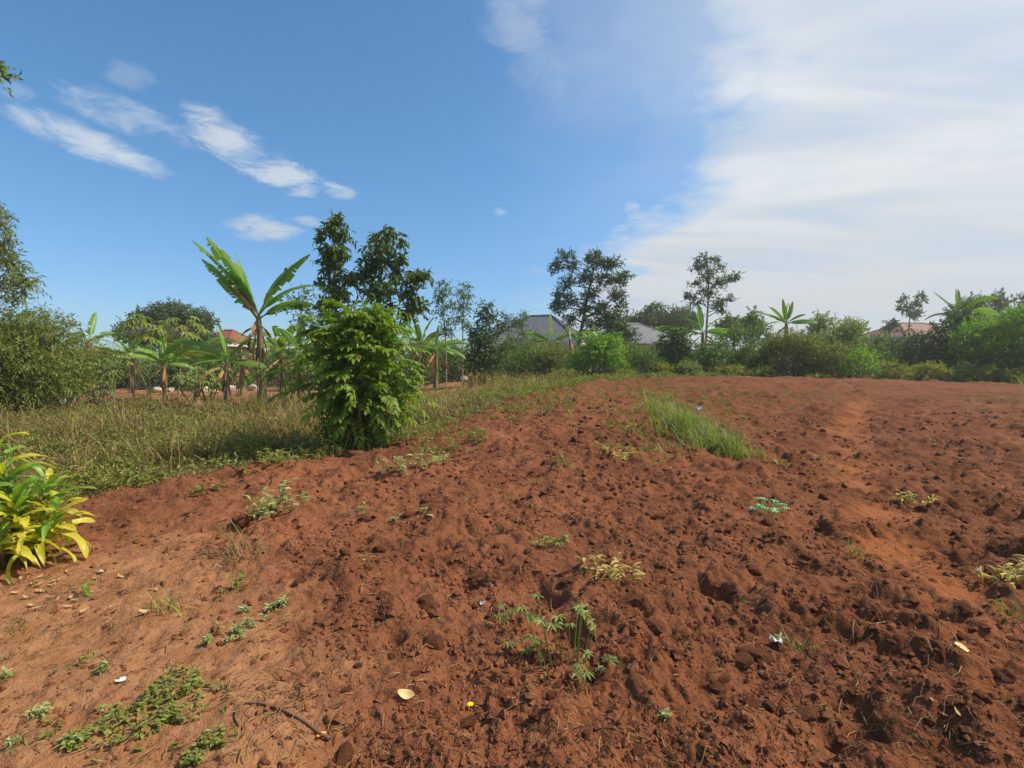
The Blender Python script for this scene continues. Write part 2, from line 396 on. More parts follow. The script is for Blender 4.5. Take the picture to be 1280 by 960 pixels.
# ------------------------------------------------------------------ materials
def newmat(name):
    m = bpy.data.materials.new(name); m.use_nodes = True; return m, NT(m.node_tree)
def leaf_mat(name, dark, light, old=None, trans=.35, rough=.5, oldf=0.06, spec=.35):
    m, t = newmat(name)
    dark, light = [tuple(c * k_ for c, k_ in zip(q, (1.88, 1.75, 1.5))) for q in (dark, light)]
    at_ = t.n('ShaderNodeAttribute', attribute_name='rnd')
    col = t.mix(at_.outputs['Fac'], c4(dark), c4(light))
    if old is not None:
        wn = t.n('ShaderNodeTexWhiteNoise', noise_dimensions='1D'); t.put(wn.inputs['W'], t.math('MULTIPLY', at_.outputs['Fac'], 917.0))
        col = t.mix(t.math('LESS_THAN', wn.outputs[0], oldf), col, c4(old))
    tc = t.n('ShaderNodeTexCoord')
    nz = t.noise(tc.outputs['Object'], 9.0, 3, .6)
    col = t.mix(1.0, col, t.mix(nz, c4((.72, .72, .72)), c4((1.28, 1.28, 1.28))), 'MULTIPLY')
    b = t.n('ShaderNodeBsdfPrincipled', i_Roughness=rough); t.link(col, b.inputs['Base Color']); b.inputs['Specular IOR Level'].default_value = spec
    tr = t.n('ShaderNodeBsdfTranslucent'); t.link(t.mix(1.0, col, c4((1.25, 1.35, .55)), 'MULTIPLY'), tr.inputs[0])
    ms = t.n('ShaderNodeMixShader', i_0=trans); t.link(b.outputs[0], ms.inputs[1]); t.link(tr.outputs[0], ms.inputs[2])
    o = t.n('ShaderNodeOutputMaterial'); t.link(ms.outputs[0], o.inputs[0])
    return m
def plain_mat(name, a, b, scale=8, rough=.8, bump=.3, bscale=None, detail_=6, stretch=None, spec=.25):
    m, t = newmat(name)
    tc = t.n('ShaderNodeTexCoord'); v = tc.outputs['Object']
    if stretch:
        mp = t.n('ShaderNodeMapping'); mp.inputs['Scale'].default_value = stretch; t.link(v, mp.inputs[0]); v = mp.outputs[0]
    nz = t.noise(v, scale, detail_, .62)
    col = t.mix(t.smooth(nz, .3, .7), c4(a), c4(b))
    bs = t.n('ShaderNodeBsdfPrincipled', i_Roughness=rough); t.link(col, bs.inputs['Base Color']); bs.inputs['Specular IOR Level'].default_value = spec
    if bump:
        bn = t.n('ShaderNodeBump', i_Strength=bump, i_Distance=.02); t.link(t.noise(v, bscale or scale * 3, 5, .65), bn.inputs['Height']); t.link(bn.outputs[0], bs.inputs['Normal'])
    o = t.n('ShaderNodeOutputMaterial'); t.link(bs.outputs[0], o.inputs[0])
    return m
SOIL_A, SOIL_B, SOIL_C = (.125, .044, .021), (.272, .103, .047), (.40, .185, .09)
def soil_mat(name, ground=True):
    m, t = newmat(name)
    tc = t.n('ShaderNodeTexCoord'); v = tc.outputs['Object']
    n1 = t.noise(v, .55, 2, .6); n2 = t.noise(v, 6.0, 2, .65); n3 = t.noise(v, 38.0, 2, .7); n4 = t.noise(v, 140.0, 0, .7)
    f = t.math('ADD', t.math('MULTIPLY', n1, .55), t.math('ADD', t.math('MULTIPLY', n2, .35), t.math('MULTIPLY', n3, .35)))
    col = t.mix(t.smooth(f, .42, .85), c4(SOIL_A), c4(SOIL_B))
    col = t.mix(t.math('MULTIPLY', t.smooth(n4, .52, .75), .35), col, c4(SOIL_C))
    if ground:
        ag = t.n('ShaderNodeAttribute', attribute_name='grass').outputs['Fac']
        ap = t.n('ShaderNodeAttribute', attribute_name='path').outputs['Fac']
        ak = t.n('ShaderNodeAttribute', attribute_name='pack').outputs['Fac']
        am = t.n('ShaderNodeAttribute', attribute_name='moist').outputs['Fac']; ab = t.n('ShaderNodeAttribute', attribute_name='bare').outputs['Fac']
        col = t.mix(t.math('MULTIPLY', am, .68), col, c4((.135, .046, .016)))
        col = t.mix(t.math('MULTIPLY', ap, .6), col, t.mix(n3, c4((.31, .100, .032)), c4((.39, .14, .048))))
        packc = t.mix(t.smooth(n2, .35, .65), c4((.31, .140, .060)), c4((.39, .195, .092)))
        col = t.mix(t.math('MULTIPLY', ak, .8), col, packc)
        gcol = t.mix(t.smooth(n2, .35, .65), c4((.115, .085, .032)), c4((.075, .085, .022)))
        gcol = t.mix(t.smooth(n3, .5, .7), gcol, c4((.20, .13, .06)))
        dirt = t.smooth(t.noise(v, .28, 2, .6), .52, .66)
        gcol = t.mix(t.math('MULTIPLY', dirt, .85), gcol, c4((.30, .115, .05)))
        gcol = t.mix(ab, gcol, t.mix(n2, c4((.24, .095, .045)), c4((.34, .165, .08))))
        col = t.mix(ag, col, gcol)
    b = t.n('ShaderNodeBsdfPrincipled', i_Roughness=.95); t.link(col, b.inputs['Base Color']); b.inputs['Specular IOR Level'].default_value = .12
    bn = t.n('ShaderNodeBump', i_Strength=.9, i_Distance=.05); t.link(t.noise(v, 13.0, 5, .72), bn.inputs['Height'])
    t.link(bn.outputs[0], b.inputs['Normal'])
    o = t.n('ShaderNodeOutputMaterial'); t.link(b.outputs[0], o.inputs[0])
    return m
M = {}
M['ground'] = soil_mat('red_soil_ground'); M['clod'] = soil_mat('red_soil_clod', False)
M['bark'] = plain_mat('bark', (.10, .075, .05), (.20, .16, .115), 6, .9, .5, stretch=(3, 3, .6))
M['bark_pale'] = plain_mat('pale_bark', (.22, .18, .13), (.36, .31, .23), 6, .85, .4, stretch=(3, 3, .6))
M['stem_green'] = plain_mat('green_stem', (.08, .10, .03), (.16, .17, .06), 8, .6, .2)
# ground sheet
ii = np.arange(NR - 1)[:, None] * NA; jj = np.arange(NA - 1)[None]
gf = np.stack([ii + jj, ii + jj + 1, ii + NA + jj + 1, ii + NA + jj], -1).reshape(-1, 4)[:, ::-1]
V = np.stack([flat(GX), flat(GY), flat(GZ)], -1)
# close the seam behind the camera and the centre
V = np.concatenate([V, [[0, 0, float(GZ[0].mean())]]]); ctr = len(V) - 1
last = NA - 1
seam = np.stack([np.arange(NR - 1) * NA + last, (np.arange(NR - 1) + 1) * NA + last, (np.arange(NR - 1) + 1) * NA, np.arange(NR - 1) * NA], -1)
j0 = np.arange(NA); cen = np.stack([j0, (j0 + 1) % NA, np.full(NA, ctr)], -1)[:, ::-1]
me = mesh_from('ground', V, [cen, np.concatenate([gf, seam])], M['ground'], smooth=True,
               attrs={'grass': np.append(_g, 0), 'path': np.append(_p, 0), 'pack': np.append(_k, 0), 'moist': np.append(_moist, 0), 'bare': np.append(_bare, 0)})
ground = tago(obj('ground', me), kind='structure')
# ------------------------------------------------------------------ houses behind the trees
M['roof_grey'] = plain_mat('grey_roof_sheet', (.10, .10, .115), (.15, .15, .165), 3, .55, .1)
M['roof_pale'] = plain_mat('pale_grey_roof_sheet', (.16, .165, .17), (.22, .225, .23), 3, .5, .1)
M['roof_red'] = plain_mat('red_roof_sheet', (.22, .06, .045), (.30, .095, .07), 3, .6, .1)
M['roof_brown'] = plain_mat('brown_red_roof_sheet', (.24, .12, .085), (.34, .18, .13), 3, .6, .1)
M['plaster'] = plain_mat('cream_plaster', (.42, .36, .28), (.55, .48, .38), 2, .9, .15)
M['brickwall'] = plain_mat('raw_brick', (.26, .11, .06), (.36, .17, .10), 9, .95, .4)
M['fascia'] = plain_mat('white_fascia', (.55, .55, .53), (.68, .68, .66), 3, .6, .05)
M['glass'] = plain_mat('window_glass', (.02, .025, .03), (.04, .045, .05), 2, .08, 0, spec=.6)
M['wood'] = plain_mat('door_wood', (.10, .055, .03), (.16, .09, .05), 8, .6, .2)
def box_v(x0, x1, y0, y1, z0, z1):
    return np.array([[x0, y0, z0], [x1, y0, z0], [x1, y1, z0], [x0, y1, z0], [x0, y0, z1], [x1, y0, z1], [x1, y1, z1], [x0, y1, z1]])
BOXF = np.array([[0, 3, 2, 1], [4, 5, 6, 7], [0, 1, 5, 4], [1, 2, 6, 5], [2, 3, 7, 6], [3, 0, 4, 7]])
def boxo(name, dims, mat, parent):
    b = Buf(); b.add(box_v(*dims), f4=BOXF); return b.obj(name, mat, parent)
def house(px, depth, z_eave, z_ridge, wid, dep, rot, roof, wall, label, ridge=.35):
    x, y, z = at(px, depth)
    e = empty('house', (x, y, z - .1), label, 'house', None); e.rotation_euler = (0, 0, rot)
    we, wr = z_eave - z + .1, z_ridge - z + .1; a, b = wid / 2, dep / 2; ov = .55
    boxo('wall', (-a, a, -b, b, 0, we), M[wall], e)
    A, B = a + ov, b + ov; rl = a * ridge; th = .07
    base = np.array([[-A, -B, we - .12], [A, -B, we - .12], [A, B, we - .12], [-A, B, we - .12], [-rl, 0, wr], [rl, 0, wr]])
    # each slope is ribbed sheet: thin raised ribs running from eave to ridge
    bf = Buf(); lo = base.copy(); lo[:, 2] -= th
    bf.add(np.concatenate([base, lo]), f3=[[1, 2, 5], [3, 0, 4], [8, 7, 11], [6, 9, 10]], f4=[[0, 1, 5, 4], [2, 3, 4, 5], [7, 6, 10, 11], [9, 8, 11, 10], [6, 7, 1, 0], [7, 8, 2, 1], [8, 9, 3, 2], [9, 6, 0, 3]])
    ro = bf.obj('roof', M[roof], e)
    rb = Buf()
    for k in range(-int(A / .45), int(A / .45) + 1):
        X = k * .45; t_ = 1.0 if abs(X) < rl else (A - abs(X)) / (A - rl)
        for sy in (-1, 1):
            p0 = np.array([X, sy * B, we - .11]); p1 = p0 + (np.array([X, 0, wr + .01]) - p0) * max(t_, .04)
            tube(rb, [p0, p1], .014, 4)
    for k in range(-int(B / .45), int(B / .45) + 1):
        Y = k * .45; t_ = (B - abs(Y)) / B
        for sx in (-1, 1):
            p0 = np.array([sx * A, Y, we - .11]); p1 = p0 + (np.array([sx * rl, Y, wr + .01]) - p0) * max(t_, .04)
            tube(rb, [p0, p1], .014, 4)
    rb.obj('sheet_rib', M[roof], ro)
    cp = Buf(); tube(cp, [[-rl, 0, wr + .03], [rl, 0, wr + .03]], .09, 6)
    for sx in (-1, 1):
        for sy in (-1, 1): tube(cp, [[sx * A, sy * B, we - .08], [sx * rl, 0, wr + .03]], .07, 6)
    cp.obj('ridge_cap', M[roof], ro)
    for sy in (-1, 1): boxo('fascia', (-A, A, sy * (B + .02) - .015, sy * (B + .02) + .015, we - .36, we - .13), M['fascia'], e)
    for sx in (-1, 1): boxo('fascia', (sx * (A + .02) - .015, sx * (A + .02) + .015, -B, B, we - .36, we - .13), M['fascia'], e)
    for X in (-a * .6, a * .55):
        w = boxo('window', (X - .6, X + .6, -b - .03, -b + .05, 1.0, 2.2), M['fascia'], e)
        for q in (-1, 1): boxo('pane', (X + q * .29 - .25, X + q * .29 + .25, -b - .045, -b - .032, 1.06, 2.14), M['glass'], w)
    boxo('door', (-.45, .45, -b - .04, -b + .04, 0.05, 2.1), M['wood'], e)
    return e
house(676, 46, ztop(430, 46), ztop(395, 46), 8.0, 7, -.35, 'roof_grey', 'plaster', 'house with dark grey hipped roof behind the tall dark clumped tree', .25)
house(792, 52, ztop(427, 52), ztop(405, 52), 7.0, 6.5, .25, 'roof_pale', 'plaster', 'house with pale grey hipped roof half hidden behind the bright green bush', .2)
house(287, 56, ztop(430, 56), ztop(413, 56), 3.6, 5.0, -.2, 'roof_red', 'brickwall', 'brick house with red roof seen behind the tall leaning banana plant', .3)
house(1138, 64, ztop(420, 64), ztop(404, 64), 8.5, 7, .1, 'roof_brown', 'plaster', 'house with brownish red roof beyond the bushes and the small lone tree', .35)
# low unfinished brick wall behind the slim young trees
x, y, z = at(545, 34)
e = empty('brick_wall', (x, y, z - .1), 'low unfinished red brick wall behind the two slim young trees', 'wall'); e.rotation_euler = (0, 0, .12)
bm_ = Buf(); bm_.add(box_v(-.145, .145, -.07, .07, 0, .10), f4=BOXF); brick_me = bm_.mesh('brick', M['brickwall'])
rngb = random.Random(5)
for r_ in range(8):
    for k in range(14):
        if r_ > 5 and rngb.random() < .45: continue
        b = obj('brick', brick_me, e); b.location = (-2.2 + k * .31 + (r_ % 2) * .155, rngb.uniform(-.01, .01), r_ * .115); b.rotation_euler = (0, 0, rngb.uniform(-.02, .02))

# ------------------------------------------------------------------ leaf palettes
M['leaf_bush'] = leaf_mat('bush_leaf', (.042, .088, .009), (.148, .236, .024), (.26, .27, .04), .46, .42, .06, .4)
M['leaf_dark'] = leaf_mat('dark_leaf', (.020, .045, .014), (.060, .105, .030), None, .25, .45)
M['leaf_twin'] = leaf_mat('twin_tree_leaf', (.022, .055, .012), (.075, .125, .028), (.16, .17, .04), .3, .4, .05)
M['leaf_mid'] = leaf_mat('mid_leaf', (.035, .075, .018), (.105, .165, .040), (.18, .15, .05), .33, .5, .04)
M['leaf_pale'] = leaf_mat('pale_leaf', (.065, .115, .030), (.17, .22, .075), (.24, .20, .08), .36, .5, .06)
M['leaf_willow'] = leaf_mat('willow_leaf', (.050, .080, .018), (.155, .185, .045), (.22, .18, .07), .35, .5, .08)
M['leaf_far'] = leaf_mat('far_leaf', (.030, .055, .024), (.085, .125, .045), None, .25, .6)
M['leaf_bright'] = leaf_mat('bright_leaf', (.045, .12, .012), (.15, .27, .03), (.24, .24, .04), .4, .4, .05)
M['leaf_lime'] = leaf_mat('lime_leaf', (.085, .115, .015), (.185, .205, .035), (.24, .20, .06), .4, .5, .08)
M['leaf_weed'] = leaf_mat('weed_leaf', (.062, .088, .016), (.18, .20, .048), (.25, .20, .09), .33, .55, .14)
M['grass'] = leaf_mat('meadow_grass', (.060, .064, .018), (.175, .155, .050), (.26, .19, .095), .33, .6, .34)
M['grass_dry'] = leaf_mat('dry_grass', (.12, .09, .038), (.25, .195, .09), (.08, .09, .025), .3, .6, .25)
M['grass_bright'] = leaf_mat('bright_grass', (.065, .10, .018), (.17, .215, .055), (.24, .20, .09), .38, .5, .22)
M['banana'] = leaf_mat('banana_leaf', (.06, .135, .022), (.14, .25, .045), (.22, .20, .06), .42, .38, .05, .45)
M['banana_dry'] = leaf_mat('dry_banana_leaf', (.16, .085, .035), (.34, .21, .10), (.09, .05, .03), .25, .7, .2)
M['banana_stem'] = plain_mat('banana_stem', (.13, .085, .04), (.27, .21, .11), 5, .65, .4, stretch=(4, 4, .5))
M['straw'] = leaf_mat('straw', (.11, .065, .03), (.22, .15, .075), (.10, .05, .025), .2, .7, .2)

# ------------------------------------------------------------------ trees and shrubs
def curve(p0, p1, rng, n=6, wob=.06, sag=0.0):
    p0 = np.asarray(p0, float); p1 = np.asarray(p1, float); t = np.linspace(0, 1, n)[:, None]
    P = p0 + (p1 - p0) * t; ln = np.linalg.norm(p1 - p0)
    w = rng.normal(size=3) * wob * ln; P = P + np.sin(np.pi * t) * w + np.sin(2 * np.pi * t) * rng.normal(size=3) * wob * .5 * ln
    P[:, 2] -= (np.sin(np.pi * t) * sag * ln)[:, 0]
    return P
def tree(name, label, px, depth, trunk_px, clumps_px, leafmat, L, Wd, dens=1.0, tr=.12, seed=1, kind='dia', droop=.3, tl=.4, nlf=8, bark='bark', group=None, shell=.4, up=.25, cat='tree', thick=.9, sub=5, bare=.55):
    """trunk_px: [(px,py)...] from the ground up; clumps_px: (px,py,rx,ry[,depth offset]) in photo pixels, turned into real sizes at that depth"""
    rng = np.random.default_rng(seed)
    x, y, z = at(px, depth); k = depth / F
    e = empty(name, (x, y, z), label, cat, group)
    loc = lambda a, b, dy=0: np.array([(a - 640) * k - x, dy, ztop(b, depth) - z])
    tp = [np.array([0, 0, -.15])] + [loc(a, b, rng.normal() * .1) for a, b in trunk_px]
    tp = np.array(tp)
    # resample the trunk smoothly
    tt = np.linspace(0, len(tp) - 1, 4 * len(tp)); TP = np.stack([np.interp(tt, np.arange(len(tp)), tp[:, i]) for i in range(3)], 1)
    TP[1:-1] = (TP[:-2] + TP[1:-1] * 2 + TP[2:]) / 4
    tb = Buf(); rad = np.linspace(1, .35, len(TP)) * tr; rad[0] *= 1.5; tube(tb, TP, rad, 8)
    fb = Buf()
    for c in clumps_px:
        a, b, rx, ry = c[:4]
        dy = c[4] if len(c) > 4 else rng.normal() * rx * k * .6
        cc = loc(a, b, dy); R = np.array([rx * k, rx * k * thick, ry * k]) * 1.1
        d2 = np.linalg.norm(TP - cc, axis=1) + np.maximum(0, TP[:, 2] - cc[2] + .2) * 3; d2[:int(len(TP) * .25)] += 5
        s = int(np.argmin(d2)); r0 = max(rad[s] * .6, .012)
        if np.linalg.norm(TP[s] - cc) > .15: tube(tb, curve(TP[s], cc, rng, 6, .08), np.linspace(r0, r0 * .4, 6), 5)
        for q in range(4):
            dd = unit(rng.normal(size=3)); tube(tb, curve(cc - R * dd * .1, cc + dd * R * .8, rng, 4, .1), np.linspace(r0 * .4, r0 * .12 + .003, 4), 4)
        # several uneven lobes inside one clump
        for q in range(sub):
            dd = unit(rng.normal(size=3)); f = rng.uniform(.35, .6)
            c2 = cc + dd * R * (1 - f) * rng.uniform(.6, 1.15); R2 = R * f
            vol = R2[0] * R2[1] * R2[2]; area = (vol ** (2 / 3)) * 12
            nt = int(max(5, dens * area / (L * Wd) * 1.5 / nlf * 1.0))
            twig_cloud(fb, rng, c2, R2, nt, nlf, L, Wd, tl, droop, kind, shell=shell, up=up)
    tb.obj('trunk', M[bark], e, True)
    fb.obj('crown', M[leafmat], e)
    return e
def shrub(label, px, depth, top, w, leafmat, L, Wd, dens=1.0, seed=1, kind='dia', droop=.3, tl=.35, nlf=8, group=None, name='bush', n=9, flat_=.9, cat='bush', base=None, up=.25):
    """bushy plant with several stems from one root; top in photo px, w = width in px"""
    rng = np.random.default_rng(seed + 1000)
    x, y, z = at(px, depth); k = depth / F
    e = empty(name, (x, y, z), label, cat, group)
    Hh = max(.5, (ztop(top, depth) - z) * 1.1); Rx = w * k / 2 * 1.18
    sb = Buf(); fb = Buf()
    for i in range(n):
        u = rng.uniform(0, 1); hh = Hh * (.25 + .72 * u ** .8)
        ww = Rx * math.sin(min(1, .35 + .9 * (1 - abs(hh / Hh - .45))) * 1.4)
        an = i * 2.4 + rng.uniform(-.4, .4); rr = ww * rng.uniform(.25, .75) * (1 - .45 * (hh / Hh) ** 3)
        s = rng.uniform(.26, .42); R = np.array([Rx * s * 1.25, Rx * s * 1.15, min(Hh * s * .85, Rx * s * 1.3)])
        cz = max(R[2] * .75, hh - R[2] * .9)
        c = np.array([math.cos(an) * rr, math.sin(an) * rr * flat_, cz])
        tube(sb, curve([rng.normal() * .05, rng.normal() * .05, -.1], c, rng, 6, .06), np.linspace(.02 + .008 * Hh, .008, 6), 5)
        for q in range(4):
            dd = unit(rng.normal(size=3)); dd[2] = abs(dd[2]) * .8; f = rng.uniform(.4, .65)
            c2 = c + dd * R * .55; R2 = R * f
            c2[2] = max(c2[2], R2[2] * .6)
            area = (R2[0] * R2[1] * R2[2]) ** (2 / 3) * 12
            nt = int(max(5, dens * area / (L * Wd) * .70 / nlf))
            twig_cloud(fb, rng, c2, R2, nt, nlf, L, Wd, tl, droop, kind, shell=.4, up=up)
    sb.obj('stem', M['bark'], e, True); fb.obj('foliage', M[leafmat], e)
    return e

# distinct trees (clumps read from the photograph)
tree('tree', 'tall dark tree with separate leaf clumps in front of the grey roof', 722, 36,
     [(722, 440), (728, 400), (735, 365), (742, 335)],
     [(707, 322, 12, 9), (697, 335, 11, 8), (715, 332, 9, 8), (738, 325, 14, 13), (752, 330, 9, 8), (765, 330, 12, 9), (782, 345, 11, 8), (772, 352, 10, 8), (735, 348, 14, 11), (755, 348, 13, 10), (712, 352, 12, 9), (700, 365, 10, 10),
      (697, 384, 11, 11), (714, 375, 12, 10), (740, 370, 15, 11), (768, 372, 12, 10), (775, 384, 10, 9), (728, 388, 12, 11), (750, 392, 15, 12), (768, 398, 13, 8), (715, 398, 10, 9), (742, 405, 14, 8), (762, 408, 14, 7)],
     'leaf_dark', .17, .085, .95, .16, 3, tl=.35, nlf=7, bark='bark', shell=.35)
tree('tree', 'slender open crowned tree rising behind the pale leaved banana plant', 881, 38,
     [(881, 440), (882, 400), (884, 375), (884, 345), (882, 325)],
     [(880, 324, 11, 7), (893, 327, 7, 7), (872, 334, 10, 6), (888, 338, 11, 7), (898, 335, 5, 4), (867, 354, 7, 4), (880, 352, 10, 6), (896, 355, 12, 8), (910, 350, 8, 5), (918, 345, 4, 5), (876, 366, 10, 6), (862, 371, 8, 6), (871, 378, 8, 6), (890, 368, 8, 4), (900, 375, 9, 6), (910, 374, 6, 4), (892, 385, 8, 5), (902, 388, 5, 4)],
     'leaf_dark', .17, .08, .75, .10, 5, tl=.4, nlf=7, bark='bark_pale', shell=.3)
tree('tree', 'slim leafy tree with narrow dark column of drooping leaves behind the big bush', 418, 15.5,
     [(419, 440), (420, 380), (420, 330), (421, 290)],
     [(424, 281, 13, 9), (414, 292, 11, 10), (430, 297, 11, 10), (418, 312, 12, 10), (408, 318, 8, 8), (430, 318, 10, 10), (420, 334, 15, 10), (410, 350, 14, 10), (430, 350, 14, 11), (418, 366, 15, 10), (408, 382, 13, 10), (432, 378, 14, 11), (420, 394, 17, 10)],
     'leaf_twin', .23, .085, 1.0, .055, 7, kind='lance', droop=.9, tl=.28, nlf=7, shell=.3, sub=4)
tree('tree', 'wider leafy tree with drooping outer branches behind the big bush', 478, 15.8,
     [(478, 440), (477, 400), (478, 350), (480, 310)],
     [(480, 298, 15, 9), (468, 308, 13, 10), (492, 306, 13, 10), (462, 326, 12, 10), (478, 324, 14, 11), (496, 326, 13, 11), (456, 345, 12, 10), (474, 346, 16, 12), (500, 348, 14, 11), (517, 352, 12, 8), (527, 345, 5, 5), (466, 366, 15, 11), (490, 368, 17, 11), (515, 370, 14, 9), (480, 388, 18, 10), (510, 388, 12, 8), (522, 384, 7, 6)],
     'leaf_twin', .23, .085, .95, .06, 8, kind='lance', droop=.9, tl=.3, nlf=7, shell=.3, sub=4)
tree('tree', 'thin sapling with sparse pale foliage between the leaning banana and the slim tree', 388, 17,
     [(386, 450), (384, 420), (380, 395), (378, 375)],
     [(372, 370, 12, 6), (386, 366, 10, 5), (360, 380, 8, 5), (378, 386, 12, 6), (392, 390, 12, 7), (380, 402, 12, 8), (398, 410, 12, 9), (385, 420, 14, 9)],
     'leaf_mid', .16, .05, .42, .03, 9, kind='lance', droop=.5, tl=.35, nlf=5, shell=.2, sub=3)
tree('tree', 'slim young tree with pale straight stem, taller of the pair by the brick wall', 557, 24,
     [(558, 462), (557, 430), (555, 400), (553, 360)],
     [(554, 354, 8, 6), (549, 364, 7, 7), (559, 366, 8, 7), (549, 379, 8, 8), (561, 381, 9, 8), (550, 395, 8, 7), (561, 398, 9, 7), (555, 410, 8, 7), (562, 416, 6, 5)],
     'leaf_mid', .15, .055, .62, .05, 11, kind='dia', droop=.7, tl=.3, nlf=6, bark='bark_pale', shell=.2, sub=4)
tree('tree', 'slim young tree with pale straight stem, shorter of the pair by the brick wall', 578, 24.5,
     [(578, 462), (578, 430), (579, 400), (580, 365)],
     [(580, 358, 7, 5), (576, 368, 7, 7), (584, 370, 6, 7), (575, 384, 7, 7), (583, 386, 7, 7), (576, 399, 7, 7), (582, 406, 6, 6)],
     'leaf_mid', .15, .055, .6, .045, 12, kind='dia', droop=.7, tl=.3, nlf=6, bark='bark_pale', shell=.2, sub=4)
tree('tree', 'dense dark green young tree, bushy to the ground, beside the slim pale stemmed pair', 606, 23,
     [(606, 460), (607, 430), (609, 395)],
     [(609, 384, 10, 7), (604, 394, 10, 8), (614, 398, 11, 8), (600, 410, 13, 9), (616, 412, 14, 9), (592, 424, 14, 10), (610, 426, 16, 10), (596, 440, 16, 10), (618, 440, 15, 10), (600, 455, 18, 9), (620, 456, 16, 9)],
     'leaf_dark', .15, .07, 1.0, .07, 13, kind='dia', droop=.5, tl=.35, nlf=7, shell=.4, sub=4)
tree('tree', 'small feathery topped tree beside the dark grey roof', 636, 40,
     [(636, 440), (636, 420), (635, 402)],
     [(632, 398, 8, 5), (642, 400, 7, 5), (627, 406, 7, 5), (638, 408, 8, 5), (648, 404, 5, 4)], 'leaf_far', .17, .07, .6, .07, 14, tl=.4, shell=.2)
tree('tree', 'thin feathery sapling rising against the dark grey roof', 653, 34,
     [(653, 440), (653, 415), (653, 396)], [(653, 396, 4, 5), (652, 406, 5, 5), (654, 417, 6, 5), (652, 428, 7, 6)], 'leaf_mid', .15, .06, .5, .04, 15, shell=.2)
def dome(cx, cy, rx, ry, n, seed):
    rng = np.random.default_rng(seed); out = []
    for i in range(n):
        a = math.pi * (i + .5) / n + rng.uniform(-.2, .2); q = rng.uniform(.35, .85)
        out.append((cx + math.cos(a) * rx * q, cy - math.sin(a) * ry * q * .95 + ry * .1, rx * rng.uniform(.24, .36), ry * rng.uniform(.25, .36)))
    out.append((cx, cy, rx * .5, ry * .45))
    return out
tree('tree', 'broad round crowned dark tree far behind the banana grove', 216, 48, [(216, 455), (215, 430), (214, 405)], dome(214, 422, 64, 50, 16, 3), 'leaf_far', .26, .13, 1.0, .3, 21, tl=.6, nlf=8, shell=.5)
tree('tree', 'broad dome crowned tree beside the pale grey roof', 822, 62, [(822, 440), (822, 420), (822, 405)], dome(822, 408, 48, 30, 13, 5), 'leaf_far', .32, .15, 1.0, .3, 22, tl=.7, nlf=8, shell=.5)
tree('tree', 'rounded tree crown showing just behind the slender open crowned tree', 917, 52, [(917, 440), (917, 420), (917, 410)], dome(917, 412, 30, 21, 9, 7), 'leaf_mid', .26, .13, .9, .2, 23, tl=.6, shell=.5)
tree('tree', 'small lone tree with upright round crown above the brownish red roof', 1137, 58, [(1136, 440), (1135, 410), (1134, 395)],
     [(1128, 376, 7, 5), (1140, 375, 8, 5), (1148, 380, 6, 5), (1128, 386, 7, 6), (1140, 386, 8, 6), (1147, 392, 5, 4), (1134, 395, 7, 5)], 'leaf_far', .26, .13, .9, .12, 24, tl=.5, shell=.4)
tree('tree', 'tiny round topped tree at the end of the brownish red roof', 1111, 57, [(1111, 440), (1111, 415)], [(1109, 404, 6, 5), (1114, 408, 5, 5), (1110, 411, 6, 4)], 'leaf_far', .26, .13, .9, .1, 25, tl=.4, shell=.4)
tree('tree', 'wide hazy tree standing behind the big light green thicket', 1245, 48, [(1243, 440), (1243, 410), (1242, 390)],
     [(1225, 378, 14, 6), (1240, 373, 13, 6), (1258, 377, 13, 7), (1275, 374, 13, 7), (1232, 390, 16, 7), (1252, 391, 18, 8), (1274, 390, 15, 8), (1292, 380, 15, 9)], 'leaf_far', .24, .12, .8, .2, 26, tl=.6, shell=.3)
# trees at the left edge
tree('tree', 'tall tree with drooping narrow leaves standing behind the willowy thicket', -12, 14, [(-12, 420), (-8, 360), (-4, 300), (2, 265)],
     [(4, 262, 8, 8), (-6, 275, 14, 10), (10, 285, 12, 9), (-10, 300, 18, 12), (16, 308, 14, 10), (-2, 322, 20, 12), (28, 330, 14, 9), (8, 345, 22, 12), (38, 350, 10, 8), (-25, 340, 25, 15), (20, 366, 26, 12), (-12, 372, 28, 14), (-55, 320, 35, 35), (-50, 380, 40, 30)],
     'leaf_willow', .15, .04, .8, .09, 31, kind='lance', droop=1.0, tl=.35, nlf=7, shell=.25, sub=4)
tree('tree', 'tall bare trunked tree with high leafy crown beside the willowy thicket', -150, 9.0, [(-150, 400), (-148, 250), (-140, 130), (-120, 40)],
     [(4, 76, 13, 7), (-4, 84, 20, 10), (-30, 90, 22, 13), (-60, 95, 30, 18), (-100, 60, 45, 35), (-140, 20, 60, 45), (-180, 80, 55, 45), (-120, 130, 45, 35), (-170, 150, 45, 35)],
     'leaf_mid', .13, .045, .75, .12, 32, kind='lance', droop=.8, tl=.25, nlf=7, shell=.25, sub=4)
shrub('dense willowy thicket of long thin leaves at the meadow edge', 18, 14.5, 385, 165, 'leaf_willow', .17, .035, .65, 41, 'lance', .8, .5, 8, n=26, up=.5)
shrub('rounded willowy bush in front of the dense thicket', -50, 13, 400, 150, 'leaf_willow', .17, .035, .6, 42, 'lance', .8, .5, 8, n=16, up=.5)
shrub('sparse low bush between the willowy thicket and the tattered banana', 92, 19, 425, 60, 'leaf_willow', .17, .04, .55, 43, 'lance', .6, .4, 7, n=8, up=.4)
